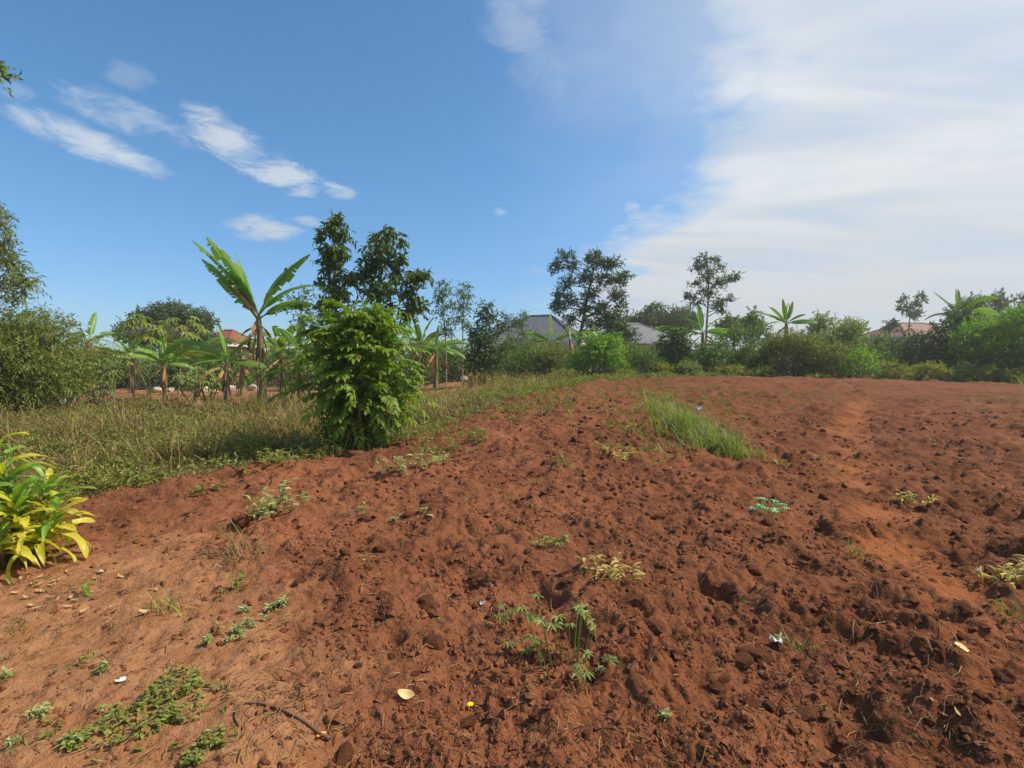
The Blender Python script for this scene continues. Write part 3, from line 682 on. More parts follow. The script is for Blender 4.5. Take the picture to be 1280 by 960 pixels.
# shrubs along the field edge
R_ = [('bright green rounded bush at the field edge below the tall dark clumped tree', 745, 26.5, 416, 78, 'leaf_bright', .17, .085, 1.25, 51, 14),
      ('olive green bush at the foot of the dark grey roofed house', 655, 27, 435, 70, 'leaf_mid', .13, .06, .9, 52, 10),
      ('brown tinged weedy bush beside the bright green rounded bush', 690, 27, 432, 60, 'leaf_willow', .13, .05, .8, 53, 9),
      ('low mixed bush beside the bright green rounded bush', 800, 28, 428, 62, 'leaf_mid', .14, .065, .95, 54, 10),
      ('dark bush under the broad dome crowned tree', 842, 29, 412, 62, 'leaf_dark', .15, .075, 1.0, 55, 12),
      ('leafy green bush around the foot of the pale leaved banana', 885, 28, 428, 60, 'leaf_mid', .15, .075, .95, 56, 10),
      ('tall mixed green bush beside the pale leaved banana', 925, 29, 405, 62, 'leaf_mid', .15, .07, .95, 57, 13),
      ('wide dark tangled thicket below the upright banana on the field edge', 995, 27.5, 412, 100, 'leaf_willow', .14, .05, 1.0, 58, 20),
      ('airy light green bush beside the wide dark tangled thicket', 1048, 28, 395, 60, 'leaf_pale', .14, .055, .7, 59, 13),
      ('low bright bush at the foot of the airy light green bush', 1072, 26.5, 440, 46, 'leaf_bright', .14, .07, 1.0, 60, 8),
      ('dark rounded bush in front of the brownish red roofed house', 1146, 30, 413, 56, 'leaf_dark', .15, .075, 1.0, 61, 11),
      ('dim green bush behind the dark rounded bush', 1105, 36, 412, 70, 'leaf_mid', .15, .07, .9, 62, 10),
      ('narrow dark vine covered bush under the arching banana leaves', 1192, 29, 386, 50, 'leaf_dark', .15, .08, 1.15, 63, 14),
      ('big light green thicket at the far end of the field', 1255, 27.5, 388, 120, 'leaf_bright', .15, .07, 1.0, 64, 24),
      ('deep green bush at the foot of the big light green thicket', 1265, 26.5, 425, 90, 'leaf_mid', .15, .07, 1.0, 65, 14),
      ('thicket of mixed greens past the end of the field', 1350, 27, 385, 130, 'leaf_mid', .15, .07, .9, 66, 16),
      ('low weedy bush by the brick wall', 530, 27, 428, 60, 'leaf_mid', .14, .06, .8, 67, 9),
      ('green bush behind the slim pale stemmed pair', 566, 31, 425, 60, 'leaf_mid', .14, .06, .8, 68, 9),
      ('small green bush beside the brick house', 350, 36, 440, 60, 'leaf_mid', .14, .065, .9, 69, 9),
      ('low green bush in the banana grove below the round dark tree', 150, 33, 442, 80, 'leaf_mid', .15, .07, .8, 70, 10),
      ('bushy undergrowth under the round dark tree', 215, 36, 430, 90, 'leaf_far', .15, .08, .9, 71, 12),
      ('bushy undergrowth between the round dark tree and the brick house', 262, 38, 438, 60, 'leaf_mid', .15, .07, .8, 72, 9)]
for lab, px, d, top, w, lm, L, Wd, de, sd_, n in R_:
    shrub(lab, px, d, top, w, lm, L, Wd, de, sd_, n=n, droop=.35, tl=.4, nlf=8)
# low yellow-green weeds along the right field edge: mounds one can tell apart
for i, (px, d, top, w) in enumerate([(1095, 27, 452, 34), (1120, 26.6, 450, 40), (1150, 27, 448, 44), (1178, 26.8, 452, 36), (1205, 26.2, 455, 34), (1232, 25.6, 458, 36), (1268, 25, 462, 40), (830, 27, 456, 34), (862, 26.8, 453, 34), (915, 26.8, 457, 40), (955, 26.6, 459, 36), (775, 26.5, 456, 36), (705, 25.5, 464, 30)]):
    shrub('low mound of yellow green weeds at the edge of the tilled field', px, d, top, w, 'leaf_lime' if i % 4 else 'leaf_pale', .11, .05, .9, 80 + i, n=7, tl=.2, nlf=7, group='weed mounds along the field edge', name='weed_mound', cat='weeds')

# far belt of trees on the horizon
rng = np.random.default_rng(404); db = Buf()
for i in range(420):
    d = rng.uniform(70, 125); a = rng.uniform(-1.25, 1.25); x = a * d * .95; h = rng.uniform(2.2, 4.2) + 1.6 * float(fbm(np.array([a * 4]), np.array([3.3]), 9, 2)[0]); w = rng.uniform(1.5, 3.2)
    z0 = float(H0(x, d))
    twig_cloud(db, rng, [x, d, z0 + h * .45], [w, w * .8, h * .5], 9, 6, .95, .6, 1.0, .2, 'dia', shell=.3)
tago(db.obj('distant_trees', M['leaf_far']), 'far belt of trees and bushes along the horizon', 'trees', kind='stuff')

# the belt of bushes that closes the view behind the field edge and the grove
rng = np.random.default_rng(808)
TONE = {'leaf_mid': 'mid green', 'leaf_dark': 'dark green', 'leaf_pale': 'pale green', 'leaf_far': 'dull green', 'leaf_willow': 'olive green'}
for i in range(24):
    px = 470 + i * 37 + rng.uniform(-10, 10); d = rng.uniform(31, 37)
    lm_ = ['leaf_mid', 'leaf_dark', 'leaf_pale', 'leaf_far', 'leaf_willow'][int(rng.integers(0, 5))]
    shrub(TONE[lm_] + ' leafy bush in the closed belt of greenery behind the field edge', px, d, rng.uniform(418, 438), rng.uniform(60, 85), lm_, .19, .09, .75, 300 + i, n=9, tl=.45, group='bushes in the belt behind the field edge')
for i in range(13):
    px = 60 + i * 29 + rng.uniform(-8, 8); d = rng.uniform(29, 40)
    lm_ = ['leaf_mid', 'leaf_pale', 'leaf_far'][int(rng.integers(0, 3))]
    shrub(TONE[lm_] + ' leafy bush in the undergrowth at the back of the banana grove', px, d, rng.uniform(432, 447), rng.uniform(45, 70), lm_, .19, .09, .75, 400 + i, n=8, tl=.45, group='bushes at the back of the grove')

for i, (px, d, top, w, lm, lab) in enumerate([(1022, 33, 392, 34, 'leaf_pale', 'light airy sapling standing behind the wide dark tangled thicket'), (942, 34, 390, 30, 'leaf_mid', 'young round topped tree behind the tall mixed green bush'), (1066, 35, 404, 26, 'leaf_mid', 'small sapling behind the low bright bush'),
        (1216, 36, 374, 44, 'leaf_mid', 'leafy tree behind the arching banana plant'), (468, 30, 405, 40, 'leaf_mid', 'young tree seen through the gap behind the big leafy bush'), (776, 35, 398, 34, 'leaf_dark', 'bushy tree between the dark clumped tree and the pale grey roof'), (1292, 33, 372, 60, 'leaf_mid', 'tall tree at the end of the big light green thicket')]):
    rg2 = np.random.default_rng(900 + i); hh = 445 - top
    tree('tree', lab, px, d, [(px, 445), (px + 1, 445 - hh * .5), (px, top + hh * .2)], [(px + rg2.normal() * w * .28, top + 7 + hh * .8 * q, w * rg2.uniform(.22, .34), 7 + w * .12) for q in np.linspace(0, .8, 9)], lm, .17, .08, .8, .07, 700 + i, tl=.4, shell=.3)
# ------------------------------------------------------------------ banana plants
def banana_leaf(rng, L, Wd, bend, tatter, e0, mat, n=22, hang=.25, roll=0.0):
    """leaf in local frame: grows along +X and up; origin at the petiole base"""
    b = Buf(); t = np.linspace(0, 1, n); el = e0 - bend * t ** 1.4
    ds = L / (n - 1); mid = np.zeros((n, 3))
    for i in range(1, n): mid[i] = mid[i - 1] + ds * np.array([math.cos(el[i]), 0, math.sin(el[i])])
    swing = rng.normal() * .06; mid[:, 1] += swing * L * t ** 2
    tube(b, mid, np.linspace(.032, .006, n) * (L / 2.0), 5, r=.9)
    u = np.clip((t - .14) / .86, 0, 1); w = Wd * np.sin(np.pi * u ** .75) ** .6 * (u > 0) * (1 - .15 * u)
    for s in (-1, 1):
        i = 2; dr = rng.uniform(.0, .3)
        while i < n - 1:
            span = max(1, int(rng.exponential(2.2 / max(tatter, .12)))) if tatter > 0 else n
            j = min(n - 1, i + span)
            dr = (hang + rng.normal() * .22 * tatter + .5 * tatter * rng.uniform()); ln = rng.uniform(1 - .35 * tatter, 1.0)
            if not (rng.uniform() < .12 * tatter):
                rows = []
                for q in range(i, j + 1):
                    up = np.array([-math.sin(el[q]), 0, math.cos(el[q])]); fwd = np.array([math.cos(el[q]), 0, math.sin(el[q])])
                    gap = 0.06 * (q == i) - 0.06 * (q == j) if tatter > 0 else 0
                    sd = s * (np.array([0, math.cos(roll), 0]) + up * math.sin(roll)); up = up * math.cos(roll) - np.array([0, math.sin(roll), 0])
                    p1 = mid[q] + (sd * math.cos(-.25) + up * .22) * w[q] * .5 * ln + fwd * .12 * w[q]
                    p2 = mid[q] + (sd * (.5 + .5 * math.cos(dr)) - up * math.sin(dr) * .55 + up * .05) * w[q] * ln + fwd * (.3 * w[q] + gap * ds * 3) + np.array([0, 0, -.25 * w[q] * dr])
                    rows.append((mid[q], p1, p2))
                Vv = np.array(rows).reshape(-1, 3); m_ = j - i
                a = np.arange(m_)[:, None] * 3; f4 = np.concatenate([np.stack([a[:, 0], a[:, 0] + 3, a[:, 0] + 4, a[:, 0] + 1], -1), np.stack([a[:, 0] + 1, a[:, 0] + 4, a[:, 0] + 5, a[:, 0] + 2], -1)])
                if s > 0: f4 = f4[:, ::-1]
                b.add(Vv, f4=f4, r=float(np.clip(rng.uniform(.2, .8), 0, 1)))
            i = j
    return b.mesh('leaf', M[mat])
def banana(label, px, depth, stem_top_px, specs, seed, stem_r=.11, dead=3, n_auto=9, Lp=None, tatter=.5, group='banana plants', wf=.132, lean=0):
    """specs: list of (azimuth deg [0 = +X, 90 = away], elevation deg, length m, bend rad, tatter) or None for automatic"""
    rng = np.random.default_rng(seed + 500); x, y, z = at(px, depth)
    e = empty('banana_plant', (x, y, z), label, 'banana plant', group)
    h = ztop(stem_top_px, depth) - z
    sb = Buf(); n = 12; t = np.linspace(0, 1, n)
    P = np.stack([lean * t ** 2, .05 * np.sin(t * 3), -.1 + (h + .1) * t], 1)
    tube(sb, P, stem_r * (1.15 - .55 * t), 9)
    for q in range(8):                        # curling dry sheaths on the stem
        a = rng.uniform(0, 6.28); z0 = rng.uniform(.25, .9) * h; ln = rng.uniform(.2, .5) * min(h, 2)
        rr = stem_r * 1.05; c, s = math.cos(a), math.sin(a); lx = lean * (z0 / h) ** 2
        tube(sb, [[lx + c * rr * .8, s * rr * .8, z0], [lx + c * rr * 1.25, s * rr * 1.25, z0 - ln * .5], [lx + c * rr * 1.5, s * rr * 1.5, z0 - ln]], [.03, .035, .012], 4, r=.3)
    sb.obj('pseudostem', M['banana_stem'], e, True)
    top = Vector(P[-1])
    if specs is None:
        specs = []
        for i in range(n_auto):
            specs.append((i * 137.5 + rng.uniform(-25, 25), 78 - 55 * (i / n_auto) + rng.uniform(-8, 8), (Lp or 1.9) * rng.uniform(.75, 1.1), rng.uniform(.7, 1.5), tatter))
    for az, elv, L, bend, tat in specs:
        me = banana_leaf(rng, L, L * wf * rng.uniform(.88, 1.13), bend, tat, math.radians(elv), 'banana', roll=rng.choice([-1, 1]) * rng.uniform(.25, 1.0))
        o = obj('leaf', me, e); o.location = top + Vector((0, 0, rng.uniform(-.12, .02))); o.rotation_euler = (rng.normal() * .12, 0, math.radians(az))
    for i in range(dead):
        L = rng.uniform(.7, 1.3) * min(1.0, h / 1.6)
        me = banana_leaf(rng, L, L * .10, rng.uniform(.6, 1.0), .9, math.radians(rng.uniform(-30, -5)), 'banana_dry', n=14, hang=.9)
        o = obj('dead_leaf', me, e); o.location = top + Vector((0, 0, -rng.uniform(.1, .35))); o.rotation_euler = (0, 0, rng.uniform(0, 6.28))
    return e
# the leaning, torn banana in front of the grove
b0 = banana('tall banana plant with torn leaves swept to both sides and a ragged brown stem', 327, 16.5, 395,
       [(176, 58, 3.25, .35, .9), (166, 62, 3.3, .30, 1.0), (188, 54, 2.5, .2, 1.0), (172, 66, 2.5, .15, .5), (8, 66, 2.65, .55, 1.0), (-8, 52, 2.2, 1.0, .7), (15, 42, 1.9, 1.0, .5), (180, 74, 2.2, .2, .4)], 1, .13, 4, lean=-.08)
rg = np.random.default_rng(77)
for az, el_, L in ((178, 60, 1.5), (172, 52, 1.25)):
    o = obj('dead_leaf', banana_leaf(rg, L, .17, .3, .9, math.radians(el_), 'banana_dry', 16, .8), b0); o.location = (-.08, -.06, ztop(395, 16.5) - at(327, 16.5)[2] - .02); o.rotation_euler = (0, 0, math.radians(az))
banana('young banana plant with upright spear leaf beside the tall torn banana', 283, 16.0, 450, [(150, 72, 1.55, .35, .1), (170, 30, 1.7, .35, .15), (185, 22, 1.3, .5, .2), (10, 15, 1.3, .9, .4), (-10, 40, .9, .8, .3), (200, 5, 1.2, .7, .3), (40, 60, 1.0, .6, .2)], 2, .08, 2)
banana('tattered leaning banana beside the gap next to the willowy thicket', 112, 20, 425, [(130, 70, 1.4, .4, .8), (20, 35, 1.5, 1.4, .9), (170, 40, 1.3, 1.4, .9), (200, 10, 1.2, 1.3, .9), (-30, 20, 1.3, 1.3, .9), (60, 50, 1.2, 1.2, .8)], 3, .13, 4)
banana('small banana plant with drooping leaves in the grove', 205, 21, 455, None, 4, .08, 3, 9, 1.7, .4)
banana('banana plant at the edge of the grove before the brick house', 352, 22, 440, None, 5, .10, 4, 9, 2.0, .6)
banana('stout banana plant tucked behind the big leafy bush', 375, 19.5, 440, [(95, 80, 1.6, .2, .1), (150, 60, 1.5, .8, .4), (20, 45, 1.5, 1.0, .5), (190, 25, 1.4, 1.1, .5), (-20, 20, 1.3, 1.1, .5), (60, 60, 1.3, .9, .4)], 6, .11, 3)
banana('banana plant with broad dark leaves behind the tall torn banana', 302, 24, 428, [(170, 25, 1.9, 1.3, .8), (10, 20, 1.9, 1.3, .8), (130, 50, 1.6, 1.1, .6), (50, 45, 1.6, 1.1, .6), (-40, 15, 1.6, 1.2, .7)], 7, .1, 3)
banana('small banana plant in the grove below the round dark tree', 245, 25, 452, None, 8, .09, 3, 9, 1.9, .5)
banana('short banana plant behind the small papaya tree', 165, 26, 448, None, 9, .10, 3, 9, 1.9, .6)
banana('banana plant with yellowing leaves beside the big leafy bush', 545, 22, 436, [(100, 75, 1.3, .5, .3), (20, 40, 1.6, 1.2, .6), (160, 35, 1.6, 1.2, .6), (200, 20, 1.4, 1.3, .7), (-15, 15, 1.5, 1.2, .7), (60, 55, 1.3, 1.0, .4)], 10, .09, 4)
banana('banana plant peeping over the low weedy bush by the brick wall', 527, 25, 434, None, 11, .10, 3, 9, 1.8, .6)
banana('pale green banana plant with upright leaf beside the dark clumped tree', 690, 31, 428, [(95, 82, 1.9, .2, .1), (165, 35, 1.9, .6, .5), (15, 35, 1.9, .8, .6), (150, 60, 1.5, .5, .3), (30, 55, 1.5, .8, .4), (190, 20, 1.6, 1.0, .8)], 12, .13, 5, wf=.095)
banana('leafy banana plant with drooping brown leaf between dark clumped tree and bright bush', 713, 30, 424, [(20, 40, 1.9, 1.3, .6), (160, 40, 1.7, 1.3, .6), (100, 60, 1.5, .9, .4), (-20, 25, 1.7, 1.3, .8)], 13, .13, 4, wf=.095)
banana('banana plant with pale hanging leaves at the foot of the slender open crowned tree', 878, 30, 416, [(170, 22, 2.6, .5, .2), (100, 78, 1.9, .3, .1), (25, 50, 2.1, .8, .3), (10, 10, 2.2, .8, .4), (140, 60, 1.6, .8, .3), (195, 5, 1.6, 1.1, .5), (-30, 30, 1.6, 1.0, .5)], 14, .14, 3, wf=.095)
banana('short banana plant with hanging leaves beside the dark bush', 848, 30, 420, [(165, 50, 1.7, 1.5, .3), (20, 45, 1.6, 1.5, .3), (100, 60, 1.4, 1.2, .2), (190, 20, 1.5, 1.4, .4)], 15, .12, 3, wf=.095)
banana('upright banana plant rising from the wide dark tangled thicket', 982, 30, 404, [(95, 84, 1.6, .15, .2), (60, 50, 1.9, .25, .2), (168, 38, 1.7, .6, .6), (12, 14, 2.1, .5, .5), (40, 70, 1.5, .3, .3), (175, 60, 1.4, .5, .5), (150, 62, 1.5, .5, .2), (20, 35, 1.6, .6, .2), (190, 12, 1.5, .8, .4), (-20, 20, 1.6, .7, .3)], 16, .15, 3, wf=.095)
banana('arching banana plant above the narrow dark vine covered bush', 1196, 31, 392, [(75, 72, 1.9, .2, .1), (45, 60, 2.0, .25, .1), (15, 48, 2.9, 1.1, .2), (5, 25, 2.6, 1.0, .3), (160, 52, 1.9, .2, .7), (170, 15, 2.0, 1.0, .3), (120, 60, 1.4, .4, .3), (-25, 20, 1.9, 1.0, .4)], 17, .15, 2, wf=.095)
# ------------------------------------------------------------------ papaya / cassava with palmate leaves
M['leaf_papaya'] = leaf_mat('papaya_leaf', (.075, .115, .025), (.19, .23, .06), (.28, .23, .07), .42, .5, .08)
def palmate(label, px, depth, top, seed, name='papaya_tree', cat='papaya tree', nl=16, lean=.3, pet=.55, lob=.32, group=None, stems=1, mat='leaf_pale', wd=.075):
    rng = np.random.default_rng(seed + 900); x, y, z = at(px, depth); h = ztop(top, depth) - z
    e = empty(name, (x, y, z), label, cat, group); sb = Buf(); fb = Buf()
    for s_ in range(stems):
        a0 = rng.uniform(0, 6.28); ln = lean if stems == 1 else .3 * h
        hh = h * (1 if s_ == 0 else rng.uniform(.6, .95)); tip = np.array([ln * (math.cos(a0) if stems > 1 else 1), ln * math.sin(a0) if stems > 1 else 0, hh * .88])
        st = curve([0, 0, -.1], tip, rng, 8, .04); tube(sb, st, np.linspace(.035, .018, 8), 6)
        for i in range(nl):
            az = i * 2.4 + rng.uniform(-.3, .3); el = math.radians(rng.uniform(-15, 65)); p0 = st[-1] - np.array([0, 0, rng.uniform(0, .35 * min(1, h / 2))])
            L = pet * rng.uniform(.7, 1.15); d = np.array([math.cos(az) * math.cos(el), math.sin(az) * math.cos(el), math.sin(el)])
            pe = p0 + d * L + np.array([0, 0, -.12 * L]); tube(sb, [p0, p0 + d * L * .55 + np.array([0, 0, .03 * L]), pe], [.008, .006, .004], 4)
            out = unit(np.array([math.cos(az), math.sin(az), -.25])); sd = np.array([-math.sin(az), math.cos(az), 0])
            an = np.radians(np.array([-115, -75, -38, 0, 38, 75, 115])); D = out[None] * np.cos(an)[:, None] + sd[None] * np.sin(an)[:, None] + np.array([0, 0, -.35]) + rng.normal(size=(7, 3)) * .08
            l_ = lob * np.array([.6, .8, .95, 1.05, .95, .8, .6]) * rng.uniform(.8, 1.15)
            leaves(fb, np.repeat(pe[None], 7, 0), D, np.tile([[0, 0, 1.0]], (7, 1)) + out * .2, l_, wd * l_ / .32 * 1.1, np.clip(rng.uniform(.1, .9) + rng.normal(size=7) * .08, 0, 1), 'oval')
    sb.obj('stem', M['stem_green'] if stems > 1 else M['bark_pale'], e, True); tago(fb.obj('leaf_cluster', M[mat], e), kind='stuff')
    return e
palmate('small leaning papaya tree with pale lobed leaves before the round dark tree', 165, 21, 398, 1, nl=32, lean=.45, pet=.85, lob=.42, mat='leaf_papaya')
palmate('papaya tree with spreading lobed leaves in the banana grove', 222, 22, 402, 2, nl=32, lean=.15, pet=.95, lob=.42, mat='leaf_papaya')
for i, (px, d, top) in enumerate([(140, 18, 432), (186, 24, 430), (258, 19, 452), (395, 17.5, 402), (362, 18.5, 428), (408, 18, 418), (240, 18, 462), (128, 23, 445)]):
    palmate(['cassava shrub with lobed leaves beside the leaning papaya', 'cassava shrub with lobed leaves between the two papaya trees', 'short cassava shrub behind the young banana plant', 'tall cassava shrub close behind the big leafy bush',
             'cassava shrub between the tall torn banana and the big leafy bush', 'cassava shrub under the slim leafy tree', 'low cassava shrub in the tall grass beside the young banana', 'thin cassava shrub by the tattered leaning banana'][i],
            px, d, top, 10 + i, 'cassava_shrub', 'cassava', 12, .3, .32, .24, 'cassava shrubs in the grove', 4, 'leaf_mid' if i % 2 else 'leaf_pale')

# ------------------------------------------------------------------ the big bush with pinnate leaves
def frond_mesh(rng, L=.46, pairs=6, ll=.15, lw=.05, mat='leaf_bush'):
    b = Buf(); t = np.linspace(0, 1, 8); P = np.stack([L * t * (1 - .12 * t), np.zeros(8), .14 * L * t - .34 * L * t ** 2.2], 1)
    tube(b, P, np.linspace(.006, .002, 8), 4, r=.6)
    for i in range(pairs):
        u = .22 + .74 * i / (pairs - 1) * .95; p = np.array([np.interp(u, t, P[:, q]) for q in range(3)])
        for s in (-1, 1):
            d = np.array([.62, s * .78, -.28 - .3 * u]) + rng.normal(size=3) * .12
            leaves(b, p[None], d[None], np.array([[0.1, 0, 1.0]]) + rng.normal(size=(1, 3)) * .15, ll * (1 - .25 * abs(u - .55)) * rng.uniform(.85, 1.12), lw * rng.uniform(.9, 1.1), np.array([rng.uniform(.15, .85)]), 'oval')
    leaves(b, P[-1:], np.array([[.8, 0, -.6]]), np.array([[.3, 0, 1.0]]), ll, lw, np.array([.5]), 'oval')
    return b.mesh('leaf', M[mat])
def pinnate_bush(label, x, y, Hh, Rx, nf, seed):
    rng = np.random.default_rng(seed); z = hz(x, y)
    e = empty('leafy_bush', (x, y, z), label, 'bush'); fr = [frond_mesh(rng, rng.uniform(.40, .55), rng.integers(5, 8), rng.uniform(.13, .17), rng.uniform(.056, .07)) for _ in range(7)]
    sb = Buf(); stems = []
    for i in range(16):
        a = i * 2.4; r = Rx * rng.uniform(.15, .8); tip = np.array([math.cos(a) * r, math.sin(a) * r, Hh * rng.uniform(.55, .9)])
        c = curve([math.cos(a) * .08, math.sin(a) * .08, -.1], tip, rng, 8, .05, -.08); tube(sb, c, np.linspace(.026, .008, 8), 6); stems.append(c)
    sb.obj('stem', M['bark'], e, True)
    inner = Buf()
    for i in range(nf):
        # profile: narrow foot, widest at 60 % of the height, rounded uneven top
        v = ((i + .5) / nf) ** .9; zz = Hh * (.10 + .84 * v)
        pr = Rx * (.30 + .26 * min(1, v / .35) + .50 * math.sin(math.pi * min(1, .02 + .84 * v)) ** .9) * (1 if v < .8 else math.sqrt(max(.05, 1 - ((v - .8) / .235) ** 2)))
        a = i * 2.39996 + rng.uniform(-.35, .35); lobe = 1 + .16 * math.sin(3 * a + 5 * v) + .12 * math.sin(7 * v + a) + .14 * rng.normal()
        if abs(math.cos(a)) > .7 and .5 < v < .75 and math.cos(a) < 0: lobe *= 1.12
        rr = max(.03, pr * lobe - .33) * (rng.uniform(.62, 1.0) if i % 3 == 0 else rng.uniform(.85, 1.05)); p = Vector((math.cos(a) * rr, math.sin(a) * rr, zz + rng.normal() * .05))
        o = obj('leaf', fr[int(rng.integers(0, 7))], e); up_ = .75 * max(0, v - .55) / .45 * rng.uniform(.3, 1.3)
        o.location = p; o.rotation_euler = Euler((rng.normal() * .3, -up_ + rng.normal() * .25 + .12, a + rng.normal() * .35), 'XYZ'); s = rng.uniform(.8, 1.15); o.scale = (s, s, s)
    # dim inner foliage joined in one part
    ib = Buf()
    for i in range(44):
        v = rng.uniform(.05, .90); a = rng.uniform(0, 6.28); q = Rx * rng.uniform(.05, .62) * (.6 if v < .2 else 1)
        twig_cloud(ib, rng, [math.cos(a) * q, math.sin(a) * q, Hh * v], [.28, .28, .26], 22, 7, .15, .055, .3, .6, 'lance', shell=.2, bias=-.1)
    tago(ib.obj('inner_foliage', M['leaf_bush'], e), kind='stuff')
    return e
bx, by = unproj(447, 572); by += .5; bx = (451 - 640) / F * by
pinnate_bush('big glossy green bush with arching pinnate leaves at the corner of the tilled soil', bx, by, ztop(384, by) - hz(bx, by), 61 / F * by, 295, 5)

# ------------------------------------------------------------------ strap-leaved plant at the left edge
M['strap_g'] = leaf_mat('strap_leaf_green', (.06, .14, .02), (.15, .26, .035), None, .38, .4, 0, .45)
M['strap_y'] = leaf_mat('strap_leaf_yellow', (.17, .20, .02), (.33, .32, .04), None, .4, .4, 0, .45)
M['strap_tip'] = leaf_mat('strap_leaf_brown_tip', (.14, .085, .035), (.2, .12, .05), None, .2, .7, 0)
def strap_mesh(rng, L, Wd, bend, mat):
    b = Buf(); n = 12; t = np.linspace(0, 1, n); el = .35 - bend * t ** 1.3; mid = np.zeros((n, 3)); ds = L / (n - 1)
    for i in range(1, n): mid[i] = mid[i - 1] + ds * np.array([math.cos(el[i]), 0, math.sin(el[i])])
    w = Wd * .5 * (np.sin(np.pi * np.clip(t * .93 + .07, 0, 1)) ** .6 * .92 + .08) * (1 - t ** 8); ph = rng.uniform(0, 6.28)
    up = np.stack([-np.sin(el), 0 * el, np.cos(el)], 1); wave = .10 * Wd * np.sin(t * 14 + ph)
    rows = []
    for s in (-1, -.5, 0, .5, 1):
        rows.append(mid + np.array([0, 1, 0]) * (s * w)[:, None] + up * ((.45 * abs(s) * w) + wave * abs(s) * (1 if s > 0 else -1))[:, None])
    Vv = np.stack(rows, 1).reshape(-1, 3); i = np.arange(n - 1)[:, None] * 5; j = np.arange(4)[None]
    f4 = np.stack([i + j, i + j + 5, i + j + 6, i + j + 1], -1).reshape(-1, 4); ntip = int(rng.integers(0, 3)) * 4; r0 = rng.uniform(.1, .9)
    body = f4[:len(f4) - ntip]; b.add(Vv, f4=body, r=(None, np.clip(r0 + rng.normal(size=len(body)) * .10 + np.repeat(np.linspace(-.15, .3, n - 1), 4)[:len(body)], 0, 1)))
    if ntip: b.add(Vv, f4=f4[len(f4) - ntip:], r=.5, m=1)
    return b.mesh('leaf', [M[mat], M['strap_tip']], True)
rng = np.random.default_rng(12)
sx_, sy_, sz_ = on_ground(12, 712)
e = empty('strap_leaved_plant', (sx_, sy_, sz_), 'leafy plant with long yellow and green strap leaves beside the tall grass', 'plant')
gm = [strap_mesh(rng, L, W_, b_, 'strap_g') for L, W_, b_ in ((.42, .065, .8), (.50, .07, 1.1), (.36, .065, .5), (.46, .06, 1.5), (.52, .07, .9))]
ym = [strap_mesh(rng, L, W_, b_, 'strap_y') for L, W_, b_ in ((.42, .07, 1.2), (.46, .075, 1.7), (.38, .07, 1.0), (.44, .065, 2.0))]
sb = Buf()
for k, (dx, dy, hh, nl, ye) in enumerate([(-.02, 0, .70, 22, .35), (.18, -.12, .46, 22, .75), (-.22, -.1, .52, 20, .6), (-.30, .2, .85, 18, .3), (.12, .22, .50, 18, .5), (-.05, -.30, .30, 18, .9), (-.55, .0, .7, 18, .5), (.30, .05, .30, 18, .9), (-.30, -.35, .34, 16, .8), (.05, .05, .40, 18, .7), (.20, -.25, .20, 16, .9), (-.15, -.42, .20, 16, .9), (.36, -.12, .18, 14, .8), (-.45, -.3, .3, 16, .8), (.0, -.15, .22, 16, .7)]):
    tip = np.array([dx, dy, hh]); tube(sb, curve([dx * .4, dy * .4, -.08], tip, rng, 6, .05), np.linspace(.022, .014, 6), 6)
    for i in range(nl):
        a = i * 2.4 + rng.uniform(-.3, .3); u = i / nl; yel = rng.uniform() < ye * (.35 + 1.1 * (1 - u))
        o = obj('leaf', (ym if yel else gm)[int(rng.integers(0, 4))], e)
        o.location = tip + np.array([0, 0, -.45 * (1 - u) * hh]); o.rotation_euler = Euler((rng.normal() * .2, -(u * 1.05 - .15) + rng.normal() * .12, a), 'XYZ'); s = rng.uniform(.7, 1.05) * (.75 if u > .8 else 1); o.scale = (s, s, s)
sb.obj('stem', M['stem_green'], e, True)
# ------------------------------------------------------------------ grass and ground cover
def blades(buf, rng, x, y, h, Wd, lean=.5, rbias=0.0, m=0):
    n = len(x); z = HZ(x, y) - .02; a = rng.uniform(0, 6.28, n); ln = lean * rng.uniform(.3, 1.6, n) * h
    dx = np.cos(a) * ln; dy = np.sin(a) * ln; sx = -np.sin(a); sy = np.cos(a); w = Wd * rng.uniform(.6, 1.3, n) * .5
    P = lambda t, lz, wf, s: np.stack([x + dx * t + sx * w * wf * s, y + dy * t + sy * w * wf * s, z + h * lz], -1)
    V = np.stack([P(0, 0, 1, 1), P(0, 0, 1, -1), P(.22, .5, .85, 1), P(.22, .5, .85, -1), P(.6, .88, .5, 1), P(.6, .88, .5, -1), P(1.0, .98 - .25 * min(lean, 1), 0, 0)], 1)
    Fq = np.array([[0, 1, 3], [0, 3, 2], [2, 3, 5], [2, 5, 4], [4, 5, 6]])
    f = (np.arange(n) * 7)[:, None, None] + Fq[None]
    r = np.clip(rng.uniform(0, 1, n) + rbias, 0, 1)
    buf.add(V.reshape(-1, 3), f3=f.reshape(-1, 3), r=(np.repeat(r, 5), None), m=m)
def meadow_pts(rng, n, a0, a1, dmax, bias=1.6):
    """points beyond the soil edge between two azimuth tangents"""
    a = rng.uniform(a0, a1, n); B = np.interp(a, EDGE_A, EDGE_Y); d = B * .985 + dmax * rng.uniform(0, 1, n) ** bias
    d = d + .9 * fbm(a * d * .8, d * .8, 44, 3) * np.exp(-(d - B) / 2.0)
    return a * d, d
rng = np.random.default_rng(99)
gb = Buf()
x, y = meadow_pts(rng, 2900, -1.35, .12, 13)          # tufts
_k = (rng.uniform(size=len(x)) > sstep(16.5, 19, y + 1.5 * fbm(x * .35, y * .35, 620, 2)) * .85) | (x > -2); _k &= (x / y < -.27) | (rng.uniform(size=len(x)) < .5 + .8 * fbm(x * .6, y * .6, 333, 2)); x, y = x[_k], y[_k]
